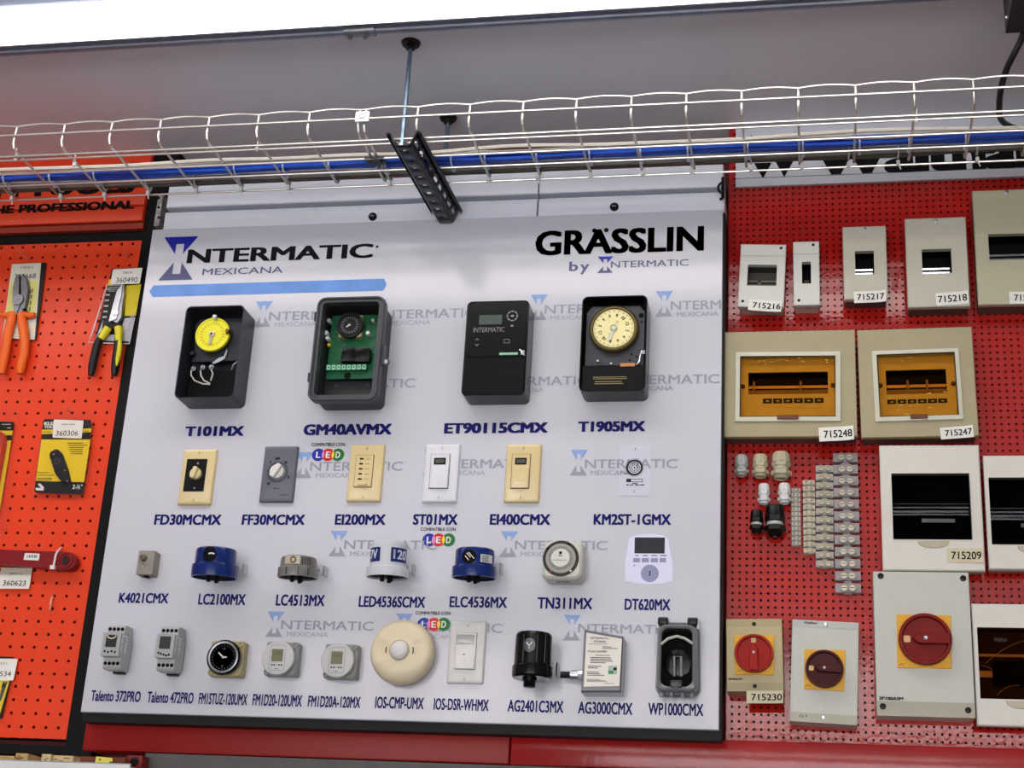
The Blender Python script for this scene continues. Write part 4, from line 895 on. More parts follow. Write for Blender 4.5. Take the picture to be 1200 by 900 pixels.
# cream ceiling sensor
c_ = at(470.2, 763.5, -.03); r = (at(507.5, 763.5, -.03)-c_).length; t = thing('ceiling_sensor', 'large round cream occupancy sensor with a white centre lens', 'sensor', (c_.x, 0, c_.z))
CR = mat('dacdae', .35, var=.02)
m = MB(); N_ = 96; R = []
for k, y in ((.93, -.006), (.985, -.012), (1, -.02), (.985, -.027), (.93, -.034), (.84, -.0385), (.7, -.0415), (.55, -.043), (.42, -.0435), (.315, -.0435)):
    ring_ = []
    for i in range(N_):
        a = 2*PI*i/N_; s_ = abs(math.cos(a)); dent = .0055*max(0, (s_-.86)/.14)**.6*max(0, 1-abs(k-.6)/.27) if s_ > .86 else 0
        ring_.append((r*k*math.cos(a), y+dent, r*k*math.sin(a)))
    R.append(ring_)
m.loft(R); m.build('dome', CR, t, smooth=60)
m = MB(); m.lathe([(r*.9, 0), (r*.9, -.0065)], n=48); m.build('base_ring', mat('b7ab82', .5), t)
m = MB(); m.lathe([(r*.32, -.0434), (r*.31, -.0445), (r*.295, -.0445), (r*.29, -.043)], n=48, caps=False); m.build('lens_ring', mat('b6a97c', .4), t)
m = MB(); m.lathe([(r*.29, -.043), (r*.27, -.0475), (r*.2, -.051), (r*.1, -.0527), (.001, -.053)], n=40); m.build('lens', mat('d6d2d2', .45), t)
m = MB()
for s_ in (1, -1): m.tube([(s_*(r*.41+.0012*math.cos(a)), -.0428, .006*math.sin(a)) for a in (-1.2, -.6, 0, .6, 1.2)], .0008, 6)
m.build('slot', DARK, t)
# occupancy switch
t, w, h, d = plate('occupancy_switch', 'white wall plate with a grey sensor window over a push button', (525, 763), (567.7, 763), (548.3, 727), (545, 800.8), mat('d8d5d3', .35))
a = lrect(t, (535, 741.5), (556.5, 784.5), d); m = MB(); m.slab(a[1]-a[0]+.0012, a[3]-a[2]+.0012, -d-.0004, -d+.001, .001, 0, (a[0]+a[1])/2, (a[2]+a[3])/2); m.build('opening_gap', mat('55524e', .6), t)
W2 = mat('dcd9d6', .3)
m = MB(); m.slab(a[1]-a[0], a[3]-a[2], -d-.003, -d+.001, .001, .001, (a[0]+a[1])/2, (a[2]+a[3])/2); m.build('insert', W2, t)
a2 = lrect(t, (535.5, 743.5), (555.5, 754.7), d+.003); m = MB(); m.slab(a2[1]-a2[0], a2[3]-a2[2], -d-.0045, -d-.0028, .001, .001, (a2[0]+a2[1])/2, (a2[2]+a2[3])/2); m.build('sensor_window', mat('a3a19e', .15, coat=.5), t)
a2 = lrect(t, (534.2, 768.5), (555, 784), d+.004); m = MB(); m.slab(a2[1]-a2[0], a2[3]-a2[2], -d-.0055, -d-.0025, .001, .0012, (a2[0]+a2[1])/2, (a2[2]+a2[3])/2); bt = m.build('push_button', W2, t)
m = MB(); x, z = (a2[0]+a2[1])/2, (a2[2]+a2[3])/2+.002; m.tube([(x-.002, -d-.0056, z-.001), (x, -d-.0056, z+.0008), (x+.002, -d-.0056, z-.001)], .0003, 5); m.build('button_mark', mat('8f8a85', .5), bt)
m = MB(); x, z = loc(t, 544, 767.3, d); m.box(x-.0022, x+.0022, -d-.0036, -d-.0025, z-.0007, z+.0007); m.build('indicator', mat('3a3734', .4), t)
# black arrester
BLK = mat('060607', .14, spec=.32, var=.02)
g = photo('surge_arrester', 'tall glossy black cylinder with a threaded stem underneath', 625, 737.8, 791.5, 43.5, 47, BLK, .26); t, rf, ru, h, z0, zf, yc = g
m = MB(); m.lathe([(.001, z0), (rf*.94, z0), (rf, z0+.004), (rf, zf-.001), (rf*.99, zf), (ru*1.005, zf+.001), (ru, zf+.003), (ru*.97, z0+h*.93), (ru*.9, z0+h*.98), (.001, z0+h)], (0, yc, 0), 'z', 56); m.build('body', BLK, t)
m = MB(); m.lathe([(.0125, z0+.001), (.0125, z0-.003), (.0105, z0-.004)]+[(.0105-.0007*(k % 2), z0-.005-.0013*k) for k in range(8)]+[(.001, z0-.0152)], (.004-.008, yc, 0), 'z', 28); m.build('threaded_stem', BLACK, t)
m = MB(); cylpatch(m, ru+.0004, yc, -.05, z0+h*.66, .0105, .012); em = m.build('emblem', mat('5d5d60', .35, .4), t)
m = MB()
for P in (((-.005, .0045), (-.001, -.001)), ((.005, .0045), (.001, -.001)), ((0, 0), (0, -.0065))):
    m.tube([((ru+.001)*math.sin(-.05+u/ru), yc-(ru+.001)*math.cos(-.05+u/ru), z0+h*.66+v) for u, v in P], .0013, 6)
m.build('emblem_mark', mat('c9c9c4', .3, .3), em)
m = MB()
for p in (-.37, .37, .83): m.tube([((ru+.0004)*math.sin(p), yc-(ru+.0004)*math.cos(p), z0+h*.3), ((ru+.0004)*math.sin(p), yc-(ru+.0004)*math.cos(p), z0+h*.9)], .0011, 5)
m.build('moulded_ridge', BLK, t); bracket(t, ru, z0+h*.3, .022)
# clear box with label card
t, w, h = mid_dev('surge_arrester', 'clear-edged grey box with a white printed label and a pipe nipple at its left', 'surge arrester', (682.5, 774), (729, 774), (707, 741.5), (704, 811), .05)
TR_ = [loc(t, *p, .05) for p in ((680.8, 811), (727.4, 811), (730.3, 745.6), (684.6, 737.5))]
m = MB(); m.poly(TR_, -.05, 0, .003); m.build('case', mat('64656a', .25, coat=.3, var=.08), t, smooth=30)
P = [loc(t, *p, .0505) for p in ((684.2, 804.8), (725.8, 804), (729, 748.8), (687.3, 741.5))]
m = MB(); m.poly(P, -.0512, -.0495); lb = m.build('label_card', mat('dad4ca', .35, coat=.4, var=.02), t, smooth=0)
m = MB(); m.mi = 0
def tline(s_, px0, px1, yt, yb, b=.01):
    a = lrect(t, (px0, yt), (px1, yb), .0514); m.text(s_, a[0], a[1], a[2], a[3], -.0515, b)
tline('INTERMATIC', 692.5, 713.5, 746.5, 749.3); tline('AG Series', 695.5, 710, 750.5, 752.8, .03); tline('Model AG3000', 689, 711, 762, 764.6, .02)
for px0, px1, yt, yb, n in ((690, 719, 754, 755.6, 1), (706, 725, 757, 761, 2), (698, 717, 767, 769, 1), (692, 723, 769.5, 778, 4), (689, 706.5, 779.6, 784, 2), (688, 711, 786.5, 792.5, 3), (687.5, 712, 795.5, 799.5, 3), (708, 723, 800.3, 801.8, 1)):
    a = lrect(t, (px0, yt), (px1, yb), .0514); lines(m, a[0], a[1], a[2], a[3], n, -.0514, .45)
m.build('label_print', mat('3a322c', .5, var=0), lb)
m = MB(); a = lrect(t, (713, 780), (723, 790), .0514); m.box(a[0], a[1], -.0514, -.0513, a[2], a[3]); m.mi = 1; m.box(a[0], a[0]+(a[1]-a[0])*.6, -.0516, -.0514, a[2], a[2]+(a[3]-a[2])*.4)
m.mi = 2; m.box(a[0]+(a[1]-a[0])*.6, a[1]-.001, -.0517, -.0515, a[2]+(a[3]-a[2])*.45, a[3]-.003); m.build('label_seal', [mat('9fb3a6', .3), mat('2f8a3a', .3), INK], lb)
x, z = loc(t, 682, 791, .03)
m = MB(); m.lathe([(.0085, x-.020), (.0085, x+.001)], (0, -.028, z), 'x', 20); m.lathe([(.0095, x-.0065), (.0095, x+.002)], (0, -.028, z), 'x', 8); m.mi = 1
m.lathe([(.0062, x-.038)]+[(.0062-.0006*(k % 2), x-.037+.0016*k) for k in range(11)], (0, -.028, z), 'x', 18); m.build('nipple', [STEEL, mat('3a3b3e', .35, .8)], t)
# weatherproof cover
t, w, h = mid_dev('weatherproof_cover', 'grey and clear weatherproof outlet cover, last in the bottom row', 'outlet cover', (767.3, 770), (818.3, 770), (793, 723.5), (791, 814), .05)
GD = mat('4b4b4d', .35, coat=.3, var=.04)
def taper(P, k): return [(x*(1-k*(z/h)), z) for x, z in P]
m = MB()
m.loft([[(x, y, z) for x, z in taper(rrect(w*a, h*b, .016), .06)] for a, b, y in ((1, .96, 0), (1, .96, -.02), (.97, .94, -.024), (.9, .9, -.024), (.88, .88, -.004))]); m.build('base', GD, t)
m = MB()
m.loft([[(x, y, z-.002) for x, z in taper(rrect(w*a, h*b, .012), .05)] for a, b, y in ((.93, .88, -.022), (.92, .87, -.042), (.87, .84, -.048), (.78, .80, -.049), (.72, .755, -.047), (.72, .755, -.024))], close=True); m.build('lid_frame', mat('6b6b6d', .25, coat=.4, var=.04), t)
m = MB(); m.slab(w*.8, h*.8, -.008, -.0045, .006); m.build('back_plate', DARK, t)
m = MB(); m.lathe([(.024, -.008), (.024, -.012), (.02, -.013)], (0, 0, -.005), n=36); m.lathe([(.004, -.013), (.004, -.018)], (-.006, 0, .012), n=10); m.lathe([(.004, -.013), (.004, -.018)], (.006, 0, .012), n=10); m.build('receptacle', NIGHT, t)
m = MB(); 
m.tube([(-.006, -.02, -.03), (-.0065, -.021, .004), (.0055, -.021, .004), (.006, -.02, -.03)], .0022, 8); m.build('staple_pull', mat('d8d8d6', .25, .6), t)
m = MB(); m.tube([(-w*.36, -.0465, .020), (-w*.2, -.05, .029), (0, -.052, .033), (w*.18, -.05, .03), (w*.36, -.0465, .022)], .0024, 8); m.build('lid_glint', mat('c9c7bd', .25, spec=.5), t)  # glint across the clear lid, modelled as a pale tube
m = MB(); m.loft([[(x, y, z-.002) for x, z in taper(rrect(w*a, h*b, .01), .05)] for a, b, y in ((.75, .78, -.047), (.70, .73, -.052), (.6, .62, -.0545))]); m.build('clear_lid', clear('f2f4f4', -1, .06), t)
m = MB()
for sx in (-1, 1):
    m.slab(w*.24, .014, -.040, -.012, .003, .003, sx*w*.36*.96, h/2-.004)
m.build('hinge', mat('161617', .3), t)
m = MB()
for sx in (-1, 1): m.slab(.005, .018, -.036, -.016, .002, .002, sx*w*.47, h/2-.008)
m.build('hinge_pin', mat('c5c8c9', .25, coat=.3), t)
m = MB()
for k in (-1.35, -.5, .5, 1.35): m.lathe([(.0042, -h/2-.0015), (.0042, -h/2+.012)], (k*.019, -.03, 0), 'z', 14)
m.build('knockout_barrel', mat('7d7d7f', .3), t)
m = MB(); m.slab(.02, .012, -.051, -.036, .002, .002, 0, -h*.36); m.lathe([(.004, -.048), (.004, -.054)], (0, 0, -h*.41), n=12); m.build('latch', mat('3a3a3c', .3), t)

# ================================================================== right-hand pegboard
RY = PEG
def price(t, p, q, txt, d, tilt=0., tx=None, aged=False, yb=0):
    a = lrect(t, p, q, d, RY); w, h = a[1]-a[0], a[3]-a[2]; cx, cz = (a[0]+a[1])/2, (a[2]+a[3])/2; y = -d-.0012
    M = Matrix.Translation((cx, 0, cz)) @ Matrix.Rotation(tilt, 4, 'Y')
    m = MB(); V = []; n = 8
    for i in range(n+1):
        u = i/n; bow = -.004*max(0, u-.7)**2*9
        V += [(-w/2+w*u, y+bow, -h/2+.001*math.sin(PI*u)*0), (-w/2+w*u, y+bow, h/2)]
    V2 = [(x, y_+.0006, z) for x, y_, z in V]; N = len(V)
    Fs = [(2*i, 2*i+2, 2*i+3, 2*i+1) for i in range(n)] + [(N+2*i, N+2*i+1, N+2*i+3, N+2*i+2) for i in range(n)]
    m.add(V+V2, Fs); m.xf(0, M); o = m.build('price_tag', mat('cfc6a8', .6) if aged else TAG, t)
    x0, x1 = (-w*.42, w*.44) if tx is None else (-w/2+w*tx[0], -w/2+w*tx[1])
    m = MB(); m.text(txt, x0, x1, -h*.27, h*.25, y-.0005, .015, lambda p: (p[0], p[1]-.036*max(0, (p[0]+w/2)/w-.7)**2, p[2])); m.xf(0, M); m.build('tag_number', INK, o)
def encl(name, label, cat, q, d, win, face, colour, side=None, rails=True, zr=None, lip=.0025, inner=DARK):
    t, w, h = quad_dev(name, label, cat, q, d, RY)
    a = lrect(t, *win, d, RY)
    m = MB(); m.frame((-w/2, w/2, -h/2, h/2), a, -d, -d+.012, .0016); m.build('cover', colour, t, smooth=0)
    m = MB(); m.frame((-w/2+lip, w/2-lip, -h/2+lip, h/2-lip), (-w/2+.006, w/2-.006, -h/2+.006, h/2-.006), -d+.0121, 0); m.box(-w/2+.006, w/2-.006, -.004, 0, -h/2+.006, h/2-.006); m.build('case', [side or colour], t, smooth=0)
    m = MB(); m.loft([[(x, y, z) for x, z in ((a[0]-.001, a[2]-.001), (a[1]+.001, a[2]-.001), (a[1]+.001, a[3]+.001), (a[0]-.001, a[3]+.001))] for y in (-d+.0121, -.0045)], False, True); m.build('interior', inner, t, smooth=0)
    if rails:
        hh = a[3]-a[2]; m = MB(); zc = a[2]+hh*(zr or .34)
        for k in (0, -hh*.16): m.box(a[0]-.001, a[1]-hh*.05, -d*.55, -d*.55+.002, zc+k, zc+k+hh*.075)
        m.build('din_rail', CHROME, t, smooth=0)
    return t, w, h, a, d
WPL = mat('d0d0c8', .38, var=.02)
BEI = mat('b3ae95', .42, var=.02)
BEI2 = mat('bdbaa9', .42, var=.02)
SIDE_SHADE = mat('5a4a42', .5)  # shade of the box sides put into a darker colour
t, w, h, a, d = encl('breaker_enclosure', 'white plastic enclosure with a wide window, top left of the red pegboard', 'enclosure', ((868.5, 286), (922, 286.2), (917.8, 359.7), (864.1, 359.6)), .045, ((876.5, 310), (909.6, 335)), None, WPL, inner=mat('4d4a44', .6), rails=False)
m = MB(); hh = a[3]-a[2]; m.box(a[0], a[1], -.02, -.016, a[2]+hh*.42, a[2]+hh*.5); m.box(a[0], a[1], -.02, -.016, a[2]+hh*.25, a[2]+hh*.3); m.box(a[0]+(a[1]-a[0])*.35, a[0]+(a[1]-a[0])*.45, -.02, -.0045, a[2], a[2]+hh*.5); m.build('din_rail', mat('6b675f', .5, .3), t, smooth=0)
m = MB(); m.lathe([(.0062, -.0047), (.0062, -.006)], ((a[0]+a[1])/2+.004, 0, a[2]+.004), n=16); m.build('cable_hole', DARK, t)
def seam(t, px0, px1, py, d, th=.0006):
    x0, z = loc(t, px0, py, d, RY); x1, _ = loc(t, px1, py, d, RY); m = MB(); m.box(x0, x1, -d-.0002, -d+.0002, z-th/2, z+th/2); m.build('cover_seam', mat('5f5d55', .6, var=0), t, smooth=0)
def rscrew(t, px, py, d, r=.0032, colour=BLACK):
    x, z = loc(t, px, py, d, RY); m = MB(); screw(m, x, z, -d, r, .0012); m.build('cover_screw', colour, t)
def centre_seam(t, w, z, d, th=.0006): m = MB(); m.box(-w/2+.001, w/2-.001, -d-.0002, -d+.0002, z-th/2, z+th/2); m.build('cover_seam', mat('6a685f', .6, var=0), t, smooth=0)
centre_seam(t, w, loc(t, 893, 300, d, RY)[1], d); rscrew(t, 915.4, 290.8, d, .0028); rscrew(t, 870.4, 353, d, .0028)
price(t, (877.3, 352), (915.8, 365.2), '715216', d, .06, (.13, .97), False)
t, w, h, a, d = encl('breaker_enclosure', 'narrow white plastic enclosure with a tall slot window', 'enclosure', ((929, 283.4), (959.4, 282.3), (961.6, 357), (930.5, 358)), .045, ((939.6, 307), (950.5, 332.1)), None, WPL, inner=DARK, rails=False)
m = MB(); hh = a[3]-a[2]; m.box(a[0]+.004, a[1]-.004, -.016, -.012, a[2]+.004, a[2]+hh*.45); m.build('din_rail', mat('3a3733', .5), t, smooth=0)
centre_seam(t, w, loc(t, 945, 297.5, d, RY)[1], d); rscrew(t, 953, 287, d, .0028); rscrew(t, 936.2, 352, d, .0028)
t, w, h, a, d = encl('breaker_enclosure', 'smallest grey metal enclosure with a square window and two bright rails', 'enclosure', ((987.7, 265.7), (1038.3, 264.3), (1040.4, 350), (988.6, 351)), .047, ((1001.8, 294.4), (1024.8, 321.1)), None, BEI2, SIDE_SHADE)
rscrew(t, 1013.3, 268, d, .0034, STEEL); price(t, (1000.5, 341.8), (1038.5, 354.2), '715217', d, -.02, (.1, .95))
t, w, h, a, d = encl('breaker_enclosure', 'middle grey metal enclosure with a wide window and two bright rails', 'enclosure', ((1060.4, 256.7), (1132.2, 253.3), (1136.2, 358.9), (1063.8, 360)), .047, ((1080, 292.3), (1116, 320)), None, BEI2, SIDE_SHADE)
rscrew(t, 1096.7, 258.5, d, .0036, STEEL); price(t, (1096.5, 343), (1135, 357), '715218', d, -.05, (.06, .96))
t, w, h, a, d = encl('breaker_enclosure', 'largest beige metal enclosure, cut by the upper right edge of the photo', 'enclosure', ((1140.4, 224.4), (1268, 218), (1276, 355), (1145.5, 356.7)), .052, ((1157.8, 274.5), (1252, 302.5)), None, BEI, SIDE_SHADE)
rscrew(t, 1179.3, 225, d, .0042, ZINC); price(t, (1182.4, 342.3), (1222, 355.5), '7152', d, 0, (.14, .68))
AMB = clear('dcba74', -1, .12)
def amber(label, q, bez, win, slot, labs, tagp, number, ttilt, gaps):
    d = .05
    t, w, h = quad_dev('breaker_cabinet', label, 'breaker cabinet', q, d, RY)
    b = [loc(t, *p, d, RY) for p in bez]; i = [loc(t, *p, d, RY) for p in win]
    ii = (min(p[0] for p in i), max(p[0] for p in i), min(p[1] for p in i), max(p[1] for p in i))
    m = MB(); m.frame((-w/2, w/2, -h/2, h/2), ii, -d, -d+.012, .0012); m.build('cover', mat('a59c7c', .42, var=.03), t, smooth=0)
    m = MB(); m.frame((-w/2+.003, w/2-.003, -h/2+.003, h/2-.003), (-w/2+.006, w/2-.006, -h/2+.006, h/2-.006), -d+.0121, 0); m.box(-w/2+.006, w/2-.006, -.004, 0, -h/2+.006, h/2-.006); m.build('case', SIDE_SHADE, t, smooth=0)
    m = MB(); R = [[(x, y, z) for x, z in L] for L, y in ((b, -d+.001), (b, -d-.004), (i, -d-.005), (i, -d+.01))]; m.loft(R, close=True); m.build('window_bezel', mat('c9c6b4', .4), t, smooth=0)
    sl = lrect(t, *slot, d-.014, RY)
    m = MB(); m.frame((ii[0]-.004, ii[1]+.004, ii[2]-.004, ii[3]+.004), sl, -d+.0125, -d+.016); ip = m.build('inner_plate', mat('dcc9a2', .45), t, smooth=0)
    m = MB(); m.loft([[(x, y, z) for x, z in ((sl[0], sl[2]), (sl[1], sl[2]), (sl[1], sl[3]), (sl[0], sl[3]))] for y in (-d+.0161, -.0045)], False, True); m.build('interior', mat('15100c', .7), t, smooth=0)
    hh = sl[3]-sl[2]; m = MB(); m.box(sl[0], sl[1], -d+.02, -d+.022, sl[2]+hh*.32, sl[2]+hh*.44); m.build('din_rail', mat('e6b48a', .25, .7), t, smooth=0)
    m = MB(); m.box(sl[0], sl[1], -d+.017, -d+.021, sl[2], sl[2]+hh*.22)
    for g in gaps: m.box(sl[0]+(sl[1]-sl[0])*g-.002, sl[0]+(sl[1]-sl[0])*g+.002, -d+.015, -d+.019, sl[2], sl[2]+hh*.6)
    m.build('rail_support', mat('8a6a45', .5), t, smooth=0)
    lb = lrect(t, *labs, d-.014, RY); n = 6; wd = (lb[1]-lb[0])/n; lh = lb[3]-lb[2]
    m = MB()
    for k in range(n):
        x0 = lb[0]+wd*(k+.06); x1 = lb[0]+wd*(k+.94); m.mi = 0; m.box(x0, x1, -d+.0118, -d+.0126, lb[2]+lh*.48, lb[3]); m.mi = 1; m.box(x0, x1, -d+.0118, -d+.0126, lb[2], lb[2]+lh*.42); m.mi = 2; m.box(x0+wd*.3, x0+wd*.6, -d+.0115, -d+.0118, lb[2]+lh*.66, lb[2]+lh*.78)
    m.build('circuit_labels', [mat('1a1c22', .5, var=0), mat('dcc8a0', .5, var=0), mat('c9c9c9', .5, var=0)], ip, smooth=0)
    for k in (0, 1):
        x = (ii[0]+.005, ii[1]-.005)[k]; m = MB(); screw(m, x, (sl[2]+sl[3])/2-.006, -d+.0125, .0045, .002); m.lathe([(.002, -d+.0104), (.002, -d+.0101)], (x, 0, (sl[2]+sl[3])/2-.006), n=8); m.build('plate_screw', mat('5b3f26', .5), ip)
    m = MB(); m.box(ii[0]+.0008, ii[1]-.0008, -d-.002, -d, ii[2]+.0008, ii[3]-.0008); m.build('amber_window', AMB, t, smooth=0)
    m = MB(); m.frame(ii, (ii[0]+.002, ii[1]-.002, ii[2]+.002, ii[3]-.002), -d-.0042, -d-.0022); m.build('window_gasket', BLACK, t, smooth=0)
    m = MB()
    for k in range(12):
        big = gaps[0] < .3; x = random.uniform(ii[0]+.01, ii[1]-.014); z = (ii[3]-.004-random.uniform(0, .012)) if big or k < 4 else random.uniform(ii[2]+.004, ii[2]+(ii[3]-ii[2])*.38)
        dx, dz = random.uniform(.003, .011), random.uniform(-.003, .004); m.poly([(x, z), (x+dx, z+dz), (x+dx*.9, z+dz+random.uniform(.0006, .002)), (x+dx*.2, z+.001)], -d-.0024, -d-.0021)
    m.build('wrinkle_glint', mat('d9b468', .2, spec=.5), t, smooth=0)  # glints on the crinkled film, modelled as pale golden slivers
    m = MB(); x = (ii[0]+ii[1])/2; m.slab((ii[1]-ii[0])*.22, .008, -d-.0085, -d-.004, .0015, .001, x, ii[2]-.001); m.build('window_catch', mat('6b3f26', .35), t)
    price(t, *tagp, number, d, ttilt, (.14, .96))
amber('wide khaki panel with a wide amber window in a cream frame', ((845.8, 388.7), (1002.5, 386.7), (1004, 511.7), (845, 511.7)), ((861.5, 494.5), (984.8, 494), (985, 412.6), (862.5, 413.6)), ((866.7, 489.6), (979.3, 489), (979, 417.6), (867.5, 418.4)), ((877, 437), (970.5, 461.5)), ((893.3, 467.6), (966, 477.6)), ((959.5, 500.5), (1000.5, 516.5)), '715248', -.05, (.07, .66))
amber('squarer khaki panel with a smaller amber window in a cream frame', ((1004.3, 387.2), (1138.7, 382.3), (1147, 510.7), (1009.7, 512.7)), ((1026, 494.7), (1128.8, 491.7), (1123, 408.7), (1021.5, 412.3)), ((1031, 489.7), (1123.7, 487), (1118.5, 413.3), (1027, 416.6)), ((1037.7, 434.5), (1110, 461)), ((1039, 469), (1111, 477)), ((1101.5, 500.5), (1141, 513.5)), '715247', -.06, (.36, .68))
# white flush boxes with dark doors
DOOR = mat('070708', .1, spec=.3, var=0)
def flush(label, q, win, tagp=None, number=None, glass=None, d=.042):
    t, w, h = quad_dev('breaker_box', label, 'breaker box', q, d, RY)
    P = [loc(t, *p, d, RY) for p in win]; a = (min(p[0] for p in P), max(p[0] for p in P), min(p[1] for p in P), max(p[1] for p in P))
    Wt = mat('d6d2c8', .38, var=.02)
    m = MB(); m.frame((-w/2, w/2, -h/2, h/2), a, -d, -d+.014, .002); m.build('cover', Wt, t, smooth=0)
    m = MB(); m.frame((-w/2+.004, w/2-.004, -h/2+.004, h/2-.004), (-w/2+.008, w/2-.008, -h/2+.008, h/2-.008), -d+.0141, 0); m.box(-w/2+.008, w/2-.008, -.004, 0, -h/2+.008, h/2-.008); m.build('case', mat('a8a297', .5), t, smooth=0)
    m = MB(); m.loft([[(x, y, z) for x, z in ((a[0], a[2]), (a[1], a[2]), (a[1], a[3]), (a[0], a[3]))] for y in (-d+.0141, -.0045)], False, True); m.build('interior', mat('3b2c1c', .6) if glass else DARK, t, smooth=0)
    if glass:
        hh = a[3]-a[2]; m = MB(); m.box(a[0], a[1], -.02, -.017, a[2]+hh*.62, a[2]+hh*.66); m.box(a[0], a[1], -.02, -.017, a[2]+hh*.33, a[2]+hh*.42); m.build('din_rail', mat('b9a58a', .3, .6), t, smooth=0)
        m = MB(); m.box(a[0]+.024, a[1], -.022, -.01, a[2]+hh*.22, a[2]+hh*.56); m.build('inner_slot', DARK, t, smooth=0)
        m = MB()
        for A, B, e in (((.1, .52), (.62, .86), .004), ((.05, .5), (.3, .3), -.004), ((.22, .08), (.5, .22), .001)):
            m.tube([(a[0]+(a[1]-a[0])*(A[0]+(B[0]-A[0])*k/5), -d*.5-e, a[2]+hh*(A[1]+(B[1]-A[1])*k/5)+.006*math.sin(PI*k/5)) for k in range(6)], .0006, 5)
        m.build('shine_streak', mat('cfc8bb', .2, var=0), t)  # shiny streaks of the smoked door, modelled as thin pale tubes
        m = MB(); m.box(a[0]+.0006, a[1]-.0006, -d+.0005, -d+.003, a[2]+.0006, a[3]-.0006); m.build('smoked_door', glass, t, smooth=0)
        m = MB(); x = a[0]+(a[1]-a[0])*.14; m.text('Walthari', x+.008, x+.03, a[2]+hh*.8, a[2]+hh*.86, -d+.0004, .02); m.build('door_print', mat('2a1d14', .5, var=0), t)
    else:
        # bowed glossy door
        m = MB(); R = []; n = 16
        for i in range(n+1):
            u = i/n; y = -d-.003-.0035*math.sin(PI*u)**.8+ (.0018 if i in (6, 9) else 0)
            z = a[2]+.0005+(a[3]-a[2]-.001)*u; R.append([(a[0]+.0005, -d+.004, z), (a[0]+.0005, y, z), (a[1]-.0005, y, z), (a[1]-.0005, -d+.004, z)])
        m.loft(R); m.build('door', clear('9c9c9c', -1, .05), t, smooth=50)
        hh = a[3]-a[2]; m = MB(); 
        for lo, hi, sh in ((.40, .425, 0), (.44, .475, 0), (.505, .53, 0), (.57, .578, 0)): m.box(a[0]+.002, a[1]-.002, -.026, -.024, a[2]+hh*lo, a[2]+hh*hi)
        m.build('din_rail', CHROME, t, smooth=0)
        m = MB(); m.box(a[0]+(a[1]-a[0])*.38, a[0]+(a[1]-a[0])*.8, -.0275, -.0262, a[2]+hh*.29, a[2]+hh*.345); m.build('rail_strip', mat('f0efec', .4, var=0), t, smooth=0)
    x = (a[0]+a[1])/2+.001; hw = (a[1]-a[0])*.2
    m = MB(); P = [(x+hw*math.cos(an), a[2]-.0022-.0135*max(0, -math.sin(an))**.7) for an in [PI+PI*k/14 for k in range(15)]]
    m.poly(P, -d-.0016, -d+.001, .0012); m.build('finger_notch', mat('b9ae98', .35), t)
    if tagp: price(t, *tagp, number, d, .0, (.12, .95), True)
    return t
flush('white breaker box with a glossy black door and an aged number tag', ((1030.8, 522), (1147.5, 521), (1154.5, 669.6), (1034.3, 667.7)), ((1046.9, 632), (1137.5, 632.5), (1135.7, 555), (1045.9, 555)), ((1109.3, 642.4), (1152.4, 659.6)), '715209')
flush('white breaker box with a black door, cut off at the right edge', ((1153.5, 535), (1270, 532), (1276, 668), (1157.9, 666.8)), ((1162.5, 638), (1257, 638), (1254, 559.6), (1161.3, 560)))
flush('white breaker box with a smoked brown see-through door, lower right edge', ((1139, 707), (1262, 709), (1268, 853), (1144.7, 850.8)), ((1149, 818.6), (1244, 820), (1240, 736.4), (1147, 736.1)), glass=clear('ab8459', -1, .05))
